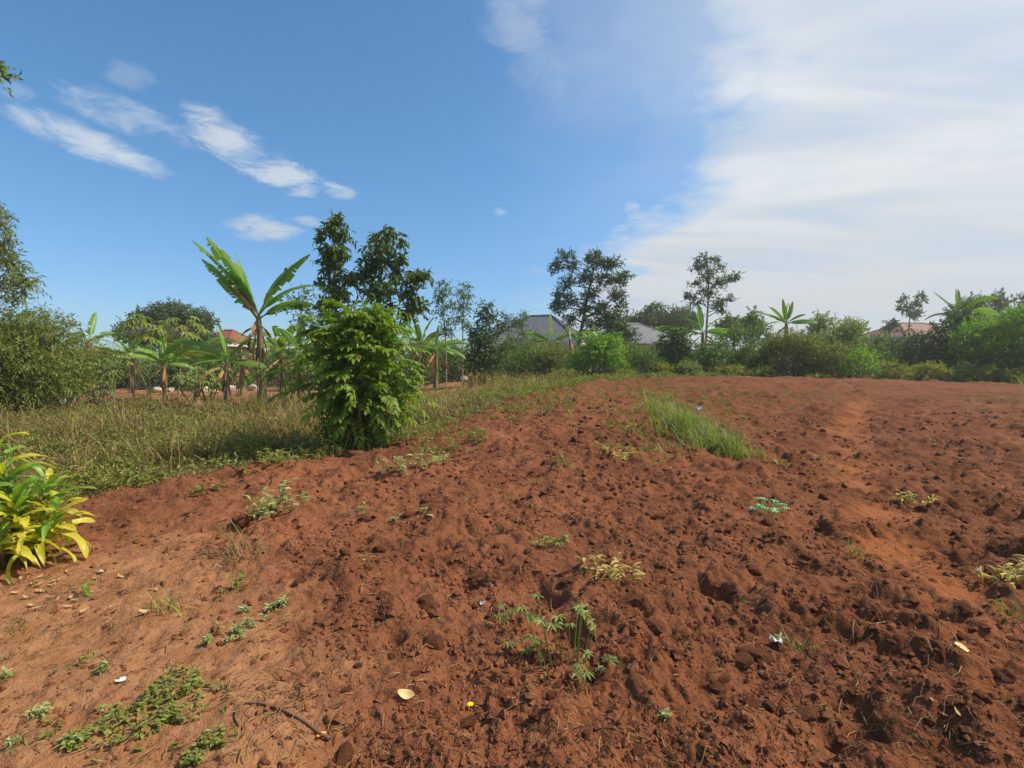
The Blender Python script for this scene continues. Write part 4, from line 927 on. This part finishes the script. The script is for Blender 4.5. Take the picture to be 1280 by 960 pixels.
dens = fbm(x * .45, y * .45, 301, 3)
k = (rng.uniform(-.42, .42, len(x)) < dens * 1.3 + .08); x, y, dn = x[k], y[k], dens[k]
gap = (y - edge_y(x, y))
for i in range(len(x)):
    nb = int(rng.integers(12, 26)); s = .10 + .10 * rng.uniform()
    h = (.08 + .36 * float(sstep(-.2, 4.0, gap[i])) + .30 * dn[i]) * rng.uniform(.55, 1.35)
    blades(gb, rng, x[i] + rng.normal(size=nb) * s, y[i] + rng.normal(size=nb) * s, max(.06, h) * rng.uniform(.5, 1.15, nb), .010 + .0007 * y[i], rng.uniform(.6, 1.9), .25 * dn[i] - .1, 0 if rng.uniform() < .40 + dn[i] else 1)
x, y = meadow_pts(rng, 2600, -1.35, .10, 9, 1.2)       # long bent and fallen blades
blades(gb, rng, x, y, rng.uniform(.12, .42, len(x)) * (.35 + .65 * sstep(-.2, 2.5, y - edge_y(x, y))), .011 + .0006 * y, 2.0, .2, 1)
x, y = meadow_pts(rng, 2200, -1.35, .10, 8, 1.3)
blades(gb, rng, x, y, rng.uniform(.12, .40, len(x)) * (.35 + .65 * sstep(-.2, 2.5, y - edge_y(x, y))), .012 + .0006 * y, 1.7, .1, 0)
tago(gb.obj('meadow_grass', [M['grass'], M['grass_dry']]), 'rough green and dry yellow grass beside the tilled field', 'grass', kind='stuff')
wb = Buf()
x, y = meadow_pts(rng, 1300, -1.3, .12, 13, 1.2)
dens = fbm(x * .5 + 7, y * .5, 321, 3); k = (dens > -.15) & ((y < 18) | (x > -2)); x, y = x[k], y[k]
for i in range(len(x)):
    g_ = float(sstep(-.2, 2.5, y[i] - edge_y(x[i], y[i])[()])); s = .08 + .26 * g_ * rng.uniform(.3, 1.3)
    twig_cloud(wb, rng, [x[i], y[i], hz(x[i], y[i]) + s * .6], [s * 1.3, s * 1.3, s * .9], 10, 6, .075, .034, .14, .2, 'dia', shell=.2)
tago(wb.obj('low_weeds', M['leaf_weed']), 'tangled broad leaved weeds growing through the rough grass', 'weeds', kind='stuff')
# thin creeping cover on the crest of the field and along its far edge
cb = Buf()
x, y = meadow_pts(rng, 1500, .0, 1.3, 4.0, 1.0); y2 = y - 1.0
for i in range(len(x)):
    xx, yy = x[i] * y2[i] / y[i], y2[i]
    if rng.uniform() < .35 and yy < edge_y(xx, yy): continue
    s = rng.uniform(.06, .2); twig_cloud(cb, rng, [xx, yy, hz(xx, yy) + s * .5], [s * 1.5, s * 1.5, s * .7], 5, 5, .10, .045, .14, .1, 'dia', shell=.1)
# sparse sprigs creeping over the crest around the grass patch
cx_, cy_ = [], []
for px, py, rx, ry, n in [(800, 492, 110, 14, 220), (700, 505, 60, 16, 120), (880, 512, 60, 18, 90), (640, 520, 70, 14, 110), (1000, 500, 80, 16, 60), (820, 545, 50, 30, 120), (560, 560, 40, 20, 60), (1250, 500, 80, 15, 60)]:
    for _ in range(n):
        q = unproj(px + rng.normal() * rx * .6, max(476, py + rng.normal() * ry * .6)); cx_.append(q[0]); cy_.append(q[1])
for xx, yy in zip(cx_, cy_):
    if yy > edge_y(xx, yy): continue
    s = rng.uniform(.03, .08); twig_cloud(cb, rng, [xx, yy, hz(xx, yy) + s * .4], [s * 1.6, s * 1.6, s * .6], 4, 5, .055, .024, .08, .1, 'dia', shell=.1)
tago(cb.obj('creeping_weeds', M['leaf_weed']), 'thin creeping green weeds along the crest and far edge of the field', 'weeds', kind='stuff')
# light grassy verge along the far right edge of the field
vb = Buf(); x, y = meadow_pts(rng, 420, .55, 1.25, 1.6, 1.0); y2 = y - 1.3; x = x * y2 / y; y = y2
for i in range(len(x)):
    nb = int(rng.integers(8, 16)); blades(vb, rng, x[i] + rng.normal(size=nb) * .2, y[i] + rng.normal(size=nb) * .2, rng.uniform(.18, .5) * rng.uniform(.5, 1.1, nb), .035, rng.uniform(.6, 1.4), .15)
tago(vb.obj('verge_grass', M['grass_bright']), 'light yellow green grass verge along the far edge of the field', 'grass', kind='stuff')
# tall stalks in the meadow
sk = Buf()
x, y = meadow_pts(rng, 220, -1.25, -.3, 12, 1.0)
for i in range(len(x)):
    h = rng.uniform(.5, 1.1); l = rng.normal(size=2) * .22 * h; z0 = hz(x[i], y[i])
    tube(sk, [[x[i], y[i], z0 - .03], [x[i] + l[0] * .3, y[i] + l[1] * .3, z0 + h * .55], [x[i] + l[0], y[i] + l[1], z0 + h]], [.007, .006, .003], 4, r=rng.uniform(0, 1))
tago(sk.obj('dry_stalks', M['grass_dry']), 'thin pale dry stalks standing in the rough grass', 'stalks', kind='stuff')
# the tall bright grass patch on the field
e_pts = [unproj(*p) for p in [(815, 500), (838, 528), (862, 550), (890, 566), (915, 574)]]
gp = Buf(); c0 = np.mean(e_pts, 0)
for i in range(300):
    q = (len(e_pts) - 1.001) * rng.beta(1.3, 1.5); k = int(q); f = q - k
    px_ = e_pts[k][0] * (1 - f) + e_pts[k + 1][0] * f; py_ = e_pts[k][1] * (1 - f) + e_pts[k + 1][1] * f
    wdt = .34 * (1.05 - abs(q / 4 - .45)) * (2.3 if i % 4 == 0 else 1); nb = int(rng.integers(6, 20)); s = rng.uniform(.04, .12)
    ox, oy = rng.normal() * wdt, rng.normal() * wdt * 1.3
    blades(gp, rng, px_ + ox + rng.normal(size=nb) * s, py_ + oy + rng.normal(size=nb) * s, (.14 + .30 * (1 - abs(q / 4 - .45))) * (.5 if i % 4 == 0 else 1) * rng.uniform(.35, 1.2) * rng.uniform(.5, 1.1, nb), .013, rng.uniform(.5, 1.5), rng.normal() * .2)
tago(gp.obj('grass_patch', M['grass_bright']), 'patch of tall bright green grass alone on the tilled field', 'grass')

# ------------------------------------------------------------------ weeds on the soil
def weed(label, px, py, w, h, kind, seed, mat='leaf_weed', group=None):
    r = np.random.default_rng(seed + 4000); x, y, z = on_ground(px, py); k = y / F; W_ = w * k; Hh = max(.03, h * k * 1.0)
    b = Buf()
    if kind == 'tuft':
        n = int(12 + 90 * W_); a = r.normal(size=n) * W_ * .22; c = r.normal(size=n) * W_ * .22
        blades(b, r, x + a, y + c, Hh * r.uniform(.5, 1.3, n), .0045 + .0006 * y, 1.1, 0)
    elif kind == 'herb':      # several short stems with narrow leaves in whorls
        for s in range(max(4, int(W_ / .05))):
            ox, oy = r.normal(size=2) * W_ * .26; hh = Hh * r.uniform(.45, 1.0); z0 = hz(x + ox, y + oy); ln = r.normal(size=2) * .3 * hh
            p = np.array([[x + ox, y + oy, z0 - .02], [x + ox + ln[0] * .4, y + oy + ln[1] * .4, z0 + hh * .6], [x + ox + ln[0], y + oy + ln[1], z0 + hh]])
            tube(b, p, [.004, .003, .002], 4, r=.4); m = 12; t = r.uniform(.25, 1, m)
            pp = np.stack([np.interp(t, [0, .6, 1], p[:, q]) for q in range(3)], 1); a = r.uniform(0, 6.28, m)
            D = np.stack([np.cos(a), np.sin(a), r.uniform(-.1, .8, m)], 1); L = min(.045 + .05 * min(1, Hh / .3), .30 * W_ + .012) * r.uniform(.6, 1.3, m)
            leaves(b, pp, D, np.tile([[0, 0, 1.]], (m, 1)) + r.normal(size=(m, 3)) * .2, L, L * .3, r.uniform(0, 1, m), 'oval')
    elif kind == 'palm':      # lobed leaves held on short stalks
        for s in range(max(3, int(W_ / .030))):
            ox, oy = r.normal(size=2) * W_ * .28; z0 = hz(x + ox, y + oy); a0 = r.uniform(0, 6.28); hh = Hh * r.uniform(.35, 1)
            p = np.array([x + ox, y + oy, z0 + hh]); tube(b, [[x + ox * .6, y + oy * .6, hz(x + ox * .6, y + oy * .6) - .02], p], [.004, .002], 4, r=.3)
            an = a0 + np.radians([-110, -65, -25, 15, 55, 100]); D = np.stack([np.cos(an), np.sin(an), np.full(6, r.uniform(-.2, .3))], 1); L = min(.062, .3 * W_ + .015) * r.uniform(.6, 1.2)
            leaves(b, np.repeat(p[None], 6, 0), D, np.tile([[0, 0, 1.]], (6, 1)) + r.normal(size=3) * .3, L, L * .28, np.clip(r.uniform(.1, .9) + r.normal(size=6) * .1, 0, 1), 'oval')
    elif kind == 'creep':     # flat mat of small round leaves
        n = int(650 * W_ / .3); a = r.uniform(0, 6.28, n); q = np.sqrt(r.uniform(0, 1, n)) * W_ * .5 * (1 + .35 * np.sin(3 * a + seed)); xx = x + np.cos(a) * q; yy = y + np.sin(a) * q * 1.1
        kk = fbm(xx * 7, yy * 7, seed, 2) > -.2; xx, yy, a = xx[kk], yy[kk], a[kk]; n = len(xx)
        pp = np.stack([xx, yy, HZ(xx, yy) + Hh * r.uniform(.15, 1.0, n)], 1); D = np.stack([np.cos(a * 5), np.sin(a * 5), r.uniform(-.2, .4, n)], 1)
        leaves(b, pp, D, np.tile([[0, 0, 1.]], (n, 1)) + r.normal(size=(n, 3)) * .25, .026 * r.uniform(.5, 1.3, n), .016 * r.uniform(.7, 1.2, n), r.uniform(0, 1, n), 'oval')
    elif kind == 'big':       # a few broad leaves
        n = max(3, int(W_ / .035)); a = r.uniform(0, 6.28, n); pp = np.stack([x + r.normal(size=n) * W_ * .22, y + r.normal(size=n) * W_ * .2, np.zeros(n)], 1); pp[:, 2] = HZ(pp[:, 0], pp[:, 1]) + Hh * r.uniform(.3, .9, n)
        D = np.stack([np.cos(a), np.sin(a), r.uniform(-.4, .3, n)], 1); L = min(.08, .42 * W_) * r.uniform(.7, 1.3, n)
        leaves(b, pp, D, np.tile([[0, 0, 1.]], (n, 1)) + r.normal(size=(n, 3)) * .2, L, L * .4, r.uniform(0, 1, n), 'oval')
        for p in pp: tube(b, [[x + (p[0] - x) * .3, y + (p[1] - y) * .3, hz(x + (p[0] - x) * .3, y + (p[1] - y) * .3) - .02], p], [.004, .002], 4, r=.3)
    me = b.mesh('weed', M[mat]); me.transform(Matrix.Translation((-x, -y, -z)))
    o = obj('weed', me); o.location = (x, y, z); return tago(o, label, 'weed', group, 'stuff' if kind == 'creep' else None)
M['leaf_grey'] = leaf_mat('grey_green_leaf', (.12, .17, .07), (.25, .30, .14), (.32, .28, .16), .3, .55, .12)
M['leaf_teal'] = leaf_mat('blue_green_leaf', (.07, .26, .15), (.20, .50, .30), None, .25, .5)
M['leaf_wilt'] = leaf_mat('wilted_leaf', (.20, .20, .06), (.38, .33, .12), (.28, .17, .07), .3, .6, .2)
WEEDS = [('spreading grey green weed on the soil beside the big bush', 345, 655, 72, 40, 'herb', 'leaf_grey'), ('bent tuft of grass stems with green tips on the bare soil', 300, 712, 62, 36, 'tuft', 'grass'),
    ('green leafy weed in the shadow beside the big bush', 345, 598, 52, 24, 'herb', 'leaf_weed'), ('pale grey green leafy clump at the foot of the big bush', 510, 600, 70, 26, 'herb', 'leaf_grey'),
    ('small pale weed on a soil lump near the big bush', 556, 585, 32, 18, 'big', 'leaf_grey'), ('sprawling weed with a few light broad leaves on bare soil', 292, 752, 58, 26, 'big', 'leaf_weed'),
    ('flat grassy weed beside the beaten earth', 208, 775, 62, 26, 'tuft', 'leaf_weed'), ('small bright green weed by the dead leaves under the strap leaved plant', 108, 752, 30, 18, 'big', 'leaf_bright'),
    ('creeping mat of small round leaved weed on the beaten earth', 212, 885, 112, 10, 'creep', 'leaf_weed'), ('second smaller creeping weed mat beside the curved stick', 258, 945, 45, 7, 'creep', 'leaf_weed'),
    ('creeping weed mat thin and patchy on the beaten earth', 105, 918, 65, 6, 'creep', 'leaf_weed'),
    ('upright fingered weed standing alone in the middle of the soil', 627, 790, 34, 34, 'palm', 'leaf_pale'), ('tiny fingered weed beside the upright fingered weed', 648, 822, 22, 16, 'palm', 'leaf_weed'),
    ('large sprawling weed with fingered leaves in the middle of the soil', 710, 835, 105, 85, 'palm', 'leaf_pale'), ('fingered weed with drooping leaves below the large sprawling weed', 738, 862, 55, 40, 'palm', 'leaf_pale'),
    ('wilted yellowish uprooted weed lying above the large sprawling weed', 755, 738, 62, 36, 'herb', 'leaf_wilt'), ('low row of tiny weeds between the soil lumps', 683, 696, 44, 14, 'palm', 'leaf_weed'),
    ('yellowish creeping weed on the slope below the grass patch', 778, 586, 52, 14, 'herb', 'leaf_wilt'), ('bright blue green leafy sprig on the tilled soil', 963, 660, 42, 16, 'palm', 'leaf_teal'),
    ('small round tuft of light grass beside the trodden path', 1067, 700, 30, 18, 'tuft', 'leaf_weed'), ('tangle of yellow green weeds across the trodden path', 1262, 740, 80, 34, 'herb', 'leaf_wilt'), ('grassy yellow weed tuft below the tangle across the path', 1262, 775, 60, 26, 'tuft', 'grass_bright'),
    ('thin grassy weed beside the white scrap', 1000, 812, 30, 20, 'tuft', 'leaf_weed'), ('single small green leafed seedling near the straw', 1028, 895, 16, 8, 'big', 'leaf_weed'),
    ('low green weed at the edge of the tall grass behind the soil lip', 258, 632, 44, 14, 'herb', 'leaf_weed'), ('yellow green weed at the far side of the trodden path', 1135, 640, 50, 14, 'herb', 'leaf_wilt'),
    ('low grassy weed on the crest beside the grass patch', 705, 598, 30, 12, 'tuft', 'leaf_weed'), ('small weed beside the deep hollow in the soil', 530, 662, 30, 8, 'big', 'leaf_grey'), ('leafy weed on the soil slope beside the big bush', 600, 560, 40, 18, 'herb', 'leaf_weed')]
for i, (lab, px, py, w, h, kd, mt) in enumerate(WEEDS): weed(lab, px, py, w, h, kd, i, mt)
for i, (px, py, w, h) in enumerate([(98, 838, 32, 16), (25, 790, 22, 12), (50, 893, 20, 10), (18, 938, 26, 14), (125, 950, 24, 12), (8, 830, 26, 16), (295, 800, 24, 12), (60, 930, 20, 10), (170, 940, 24, 10), (230, 800, 22, 8), (345, 765, 26, 10), (635, 640, 26, 8), (455, 660, 18, 8)] + [(rng.uniform(0, 330), rng.uniform(760, 955), rng.uniform(12, 26), rng.uniform(6, 12)) for _ in range(26)] + [(rng.uniform(380, 1270), rng.uniform(560, 930), rng.uniform(10, 20), rng.uniform(5, 9)) for _ in range(22)]):
    weed(('tiny broad leaved seedling sprouting from the bare earth', 'tiny olive grass tuft sprouting from the bare earth', 'tiny greyish narrow leaved seedling sprouting from the bare earth', 'tiny light green grass tuft sprouting from the bare earth')[i % 4], px, py, w, h, ('big', 'tuft', 'herb', 'tuft')[i % 4], 60 + i, ('leaf_weed', 'grass', 'leaf_grey', 'leaf_weed')[i % 4], 'seedling weeds on the soil')

# ------------------------------------------------------------------ clods, stones and litter
def lump_mesh(name, rng, mat, n=2, rough=.22, sq=.75):
    import bmesh
    bm = bmesh.new(); bmesh.ops.create_icosphere(bm, subdivisions=n, radius=1.0)
    ph = rng.uniform(0, 10, 6)
    for v in bm.verts:
        c = v.co; d = 1 + rough * (math.sin(c.x * 2.3 + ph[0]) * math.sin(c.y * 2.7 + ph[1]) + .6 * math.sin(c.z * 4.1 + ph[2] + c.x * 3) + .4 * math.sin(c.y * 6.3 + ph[3])) + rng.normal() * rough * .35
        v.co = c * d; v.co.z *= sq
    me = bpy.data.meshes.new(name); bm.to_mesh(me); bm.free(); me.materials.append(M[mat]); return me
rng = np.random.default_rng(7)
lm = [lump_mesh('soil_clod', rng, 'clod', 2, .2) for _ in range(8)]
cnt = 0
while cnt < 170:
    px, py = rng.uniform(150, 1290), 500 + 455 * rng.uniform() ** .8
    if px < 420 and py > 600 and rng.uniform() < .75: continue
    x, y = unproj(px, py); g, p_, k_ = masks(np.array([x]), np.array([y]))
    if g[0] > .2 or p_[0] > .4 or k_[0] > .5: continue
    s = .018 + .045 * rng.uniform() ** 3 + .0022 * y * rng.uniform()
    o = obj('soil_clod', lm[cnt % 8]); o.location = (x, y, hz(x, y) + s * .1); o.scale = (s * rng.uniform(.8, 1.4), s * rng.uniform(.8, 1.3), s * rng.uniform(.7, 1)); o.rotation_euler = tuple(rng.uniform(-.5, .5, 2)) + (rng.uniform(0, 6.28),)
    tago(o, ('small' if s < .03 else 'fist sized' if s < .048 else 'large') + ' loose crumbly lump of red soil lying on the tilled field', 'soil clod', 'loose soil clods'); cnt += 1
# fine crumbs: one mesh
N = 52000
a = rng.uniform(-.92, .92, N); d = 1.6 * (13 / 1.6) ** rng.uniform(0, 1, N); x = np.tan(a) * d; y = d
g, p_, k_ = masks(x, y); den = sstep(-.5, .4, fbm(x * 1.3, y * 1.3, 500, 3)); k = (rng.uniform(size=N) < den) & (g < .3) & (rng.uniform(size=N) > k_ * .8) & (rng.uniform(size=N) > p_ * .7)
x, y = x[k], y[k]; n = len(x)
ico = lump_mesh('t', rng, 'clod', 1, .0, 1); IV = np.array([v.co[:] for v in ico.vertices]); IF = np.array([p.vertices[:] for p in ico.polygons]); bpy.data.meshes.remove(ico)
# octahedron-like crumbs keep it light
IV = np.array([[1, 0, 0], [-.9, .1, 0], [0, 1, .1], [.1, -1, 0], [0, .1, .8], [.1, 0, -.7], [.6, .6, .45], [-.6, -.5, .4]]); IF = np.array([[0, 6, 4], [0, 2, 6], [6, 2, 4], [2, 1, 4], [1, 7, 4], [1, 3, 7], [7, 3, 4], [3, 0, 4]])
s = (.006 + .022 * rng.uniform(0, 1, n) ** 4) * (.6 + .16 * y); th = rng.uniform(0, 6.28, n); c, sn = np.cos(th), np.sin(th)
Vv = IV[None] * (1 + rng.normal(size=(n, 8, 1)) * .18) * s[:, None, None] * rng.uniform(.7, 1.3, (n, 1, 3))
Vr = np.stack([Vv[..., 0] * c[:, None] - Vv[..., 1] * sn[:, None], Vv[..., 0] * sn[:, None] + Vv[..., 1] * c[:, None], Vv[..., 2]], -1) + np.stack([x, y, HZ(x, y)], -1)[:, None]
cr = Buf(); cr.add(Vr.reshape(-1, 3), f3=((np.arange(n) * 8)[:, None, None] + IF[None]).reshape(-1, 3))
tago(cr.obj('soil_crumbs', M['clod']), 'fine loose crumbs of red soil strewn over the field', 'soil', kind='stuff')
# straw and root bits
sw = Buf()
def straw_at(x, y, L, rad=.0022, r=None):
    a = rng.uniform(0, 6.28); b_ = a + rng.normal() * .7; z0 = hz(x, y) + .006
    p1 = [x + math.cos(a) * L * .5, y + math.sin(a) * L * .5]; p2 = [p1[0] + math.cos(b_) * L * .5, p1[1] + math.sin(b_) * L * .5]
    tube(sw, [[x, y, z0], [*p1, hz(*p1) + .008 + rng.uniform(0, .02)], [*p2, hz(*p2) + .004]], [rad, rad, rad * .6], 4, r=rng.uniform(0, 1) if r is None else r)
for i in range(1100):
    px, py = rng.uniform(0, 1290), 590 + 380 * rng.uniform() ** .9; x, y = unproj(px, py)
    g, p_, k_ = masks(np.array([x]), np.array([y]))
    if g[0] > .5: continue
    straw_at(x, y, rng.uniform(.02, .12) * (.6 + .1 * y), .0016 + .0004 * y)
for px, py, n_ in [(85, 745, 110), (1080, 920, 22), (1130, 930, 16), (860, 680, 30), (350, 870, 45), (330, 925, 35), (690, 905, 18), (760, 760, 30), (290, 700, 30), (740, 700, 25), (420, 640, 25)]:
    for _ in range(n_):
        x, y = unproj(px + rng.normal() * 38, py + rng.normal() * 14); straw_at(x, y, rng.uniform(.03, .13), .0020)
tago(sw.obj('straw_litter', M['straw']), 'bits of dry straw and roots scattered over the soil', 'straw', kind='stuff')
# single dry leaves and scraps
M['lf_yellow'] = leaf_mat('yellow_fallen_leaf', (.45, .36, .06), (.6, .5, .12), None, .2); M['lf_tan'] = leaf_mat('tan_dry_leaf', (.36, .25, .12), (.50, .38, .20), None, .15, .7); M['lf_orange'] = leaf_mat('orange_dry_leaf', (.5, .24, .06), (.6, .32, .09), None, .15, .7)
M['lf_dead'] = leaf_mat('dead_brown_leaf', (.19, .125, .06), (.31, .22, .12), None, .12, .8)
M['paper'] = plain_mat('white_scrap', (.55, .52, .48), (.7, .68, .65), 20, .7, .2); M['stone'] = plain_mat('pale_stone', (.40, .33, .25), (.55, .48, .38), 9, .85, .4); M['tarp'] = plain_mat('grey_blue_plastic', (.30, .36, .42), (.45, .52, .58), 9, .4, .2)
def dry_leaf(label, px, py, L, mat, seed, wr=.45, name='fallen_leaf', cat='leaf', group=None):
    r = np.random.default_rng(seed + 70); x, y, z = on_ground(px, py); b = Buf(); n = 7; t = np.linspace(0, 1, n); w = L * wr * np.sin(np.pi * (t * .94 + .03)) ** .75; curl = r.uniform(.15, .4)
    rows = np.stack([np.stack([L * (t - .5), w * s, L * (curl * (t - .5) ** 2 + .35 * abs(s) * wr * r.uniform(.6, 1.2) + .03 * np.sin(9 * t + s * 3))], 1) for s in (-.5, -.25, 0, .25, .5)], 1)
    i = np.arange(n - 1)[:, None] * 5; j = np.arange(4)[None]; b.add(rows.reshape(-1, 3), f4=np.stack([i + j, i + j + 5, i + j + 6, i + j + 1], -1).reshape(-1, 4), r=r.uniform(.2, .8))
    o = b.obj(name, M[mat], None, True); o.location = (x, y, z + .012); o.rotation_euler = (r.normal() * .25, r.normal() * .25, r.uniform(0, 6.28)); return tago(o, label, cat, group)
dry_leaf('bright yellow fallen leaf on the bare red soil', 455, 713, .075, 'lf_yellow', 1, .5)
dry_leaf('pale mottled dry leaf on the soil near a curled root', 508, 880, .085, 'lf_tan', 2, .6)
dry_leaf('orange dry leaf at the end of the curved stick', 402, 916, .065, 'lf_orange', 3, .55)
dry_leaf('curled tan leaf on the beaten earth beside a grassy weed', 182, 783, .09, 'lf_tan', 4)
dry_leaf('round tan leaf on the soil beside the trodden path', 1200, 822, .085, 'lf_tan', 5, .75)
dry_leaf('curved pale dry leaf on the soil beside the trodden path', 1092, 798, .13, 'lf_tan', 6, .25)
for i, (px, py) in enumerate([(40, 765), (65, 755), (95, 762), (20, 750), (120, 735), (75, 738), (105, 775), (50, 742), (140, 770), (85, 770), (1180, 925), (1165, 915), (1195, 930), (455, 640), (560, 642), (605, 655), (640, 880)] + [(rng.normal() * 45 + 75, rng.normal() * 14 + 752) for _ in range(26)]):
    dry_leaf('small curled dead leaf in the litter on the soil', px, py, .055 if px < 200 else .04, 'lf_dead', 20 + i, .4, group='dead leaves in the litter')
def crumple(label, px, py, s, mat, seed, name='paper_scrap', cat='scrap'):
    r = np.random.default_rng(seed); x, y, z = on_ground(px, py); n = 5; u = np.linspace(-1, 1, n); X, Y = np.meshgrid(u, u); b = Buf()
    Vv = np.stack([X * s + r.normal(size=X.shape) * s * .15, Y * s * .7 + r.normal(size=X.shape) * s * .15, s * .25 + r.normal(size=X.shape) * s * .25], -1).reshape(-1, 3)
    i = np.arange(n - 1)[:, None] * n; j = np.arange(n - 1)[None]; b.add(Vv, f4=np.stack([i + j, i + j + 1, i + j + n + 1, i + j + n], -1).reshape(-1, 4)); o = b.obj(name, M[mat], None, False)
    o.location = (x, y, z + .01); o.rotation_euler = (0, 0, r.uniform(0, 6)); return tago(o, label, cat)
crumple('small white crumpled scrap on the beaten earth', 152, 855, .022, 'paper', 1); crumple('white crumpled scrap on the dark tilled soil', 970, 802, .035, 'paper', 2)
crumple('tiny greyish scrap beside the upright fingered weed', 603, 766, .018, 'tarp', 3, 'plastic_scrap'); crumple('bluish grey plastic scrap behind the bright grass patch', 873, 518, .13, 'tarp', 4, 'plastic_scrap')
crumple('white scrap in the litter under the strap leaved plant', 127, 729, .022, 'paper', 5); crumple('grey white sheet lying on the dirt before the willowy thicket', 62, 508, .7, 'tarp', 6, 'plastic_sheet', 'sheet'); crumple('small white scrap beside the grey white sheet in the grass', 78, 515, .2, 'paper', 7)
# small yellow flower
x, y, z = on_ground(588, 880); e = empty('flower', (x, y, z), 'tiny yellow orange flower on the bare soil', 'flower'); b = Buf(); an = np.arange(7) * .9
M['petal'] = leaf_mat('petal', (.75, .42, .02), (.85, .55, .03), None, .2)
leaves(b, np.tile([[0, 0, .035]], (7, 1)), np.stack([np.cos(an), np.sin(an), np.full(7, .25)], 1), np.tile([[0, 0, 1.]], (7, 1)), .017, .011, np.full(7, .5), 'oval'); b.obj('petals', M['petal'], e)
b = Buf(); tube(b, [[0, 0, -.01], [0, 0, .036]], [.002, .004], 6); b.obj('stalk', M['stem_green'], e)
# bent wire / root loop
pts = [(412, 921), (380, 908), (350, 896), (325, 889), (305, 889), (296, 897), (294, 908), (299, 917)]
P = np.array([list(unproj(*p)) for p in pts]); t = np.linspace(0, len(P) - 1, 50); Q = np.stack([np.interp(t, np.arange(len(P)), P[:, i]) for i in range(2)], 1)
for _ in range(3): Q[1:-1] = (Q[:-2] + Q[1:-1] * 2 + Q[2:]) / 4
Zq = HZ(Q[:, 0], Q[:, 1]); Zq = np.convolve(np.pad(Zq, 4, mode='edge'), np.ones(9) / 9, 'valid') + .007
M['wire'] = plain_mat('brown_root', (.12, .065, .04), (.20, .12, .075), 14, .7, .3)
b = Buf(); tube(b, np.column_stack([Q, Zq]), np.linspace(.0075, .004, 50) * (1 + .15 * np.sin(np.arange(50) * 1.9)), 7); tago(b.obj('bent_stick', M['wire'], None, True), 'brown curved stick lying on the bare soil by the creeping weeds', 'stick')
# pale stones in the bare dirt of the grove
sm = [lump_mesh('stone', rng, 'stone', 2, .15, .65) for _ in range(4)]
for i, (px, d, s) in enumerate([(195, 27, .28), (212, 27.5, .22), (120, 24, .2), (255, 27, .3), (268, 26, .22), (286, 28, .3), (300, 27, .25), (245, 26, .2), (130, 25, .18), (316, 29, .35), (85, 23, .22), (580, 28, .3)]):
    x, y, z = at(px, d); o = obj('stone', sm[i % 4]); o.location = (x, y, z + s * .4); o.scale = (s, s * .8, s); o.rotation_euler = (0, 0, i * 1.3); tago(o, 'pale stone lying in the bare dirt of the grove', 'stone', 'stones in the grove dirt')

# ------------------------------------------------------------------ the hazy air
hm = bpy.data.materials.new('hazy_air'); hm.use_nodes = True; ht = NT(hm.node_tree)
pv = ht.n('ShaderNodeVolumePrincipled'); pv.inputs['Color'].default_value = (.95, .95, .96, 1); pv.inputs['Density'].default_value = .0011; pv.inputs['Anisotropy'].default_value = .35
ho = ht.n('ShaderNodeOutputMaterial'); ht.link(pv.outputs[0], ho.inputs['Volume'])
b = Buf(); b.add(box_v(-2600, 2600, -2600, 2600, float(GZ.min()) - 1.0, 15.0), f4=BOXF)
tago(b.obj('haze', hm), kind='stuff')
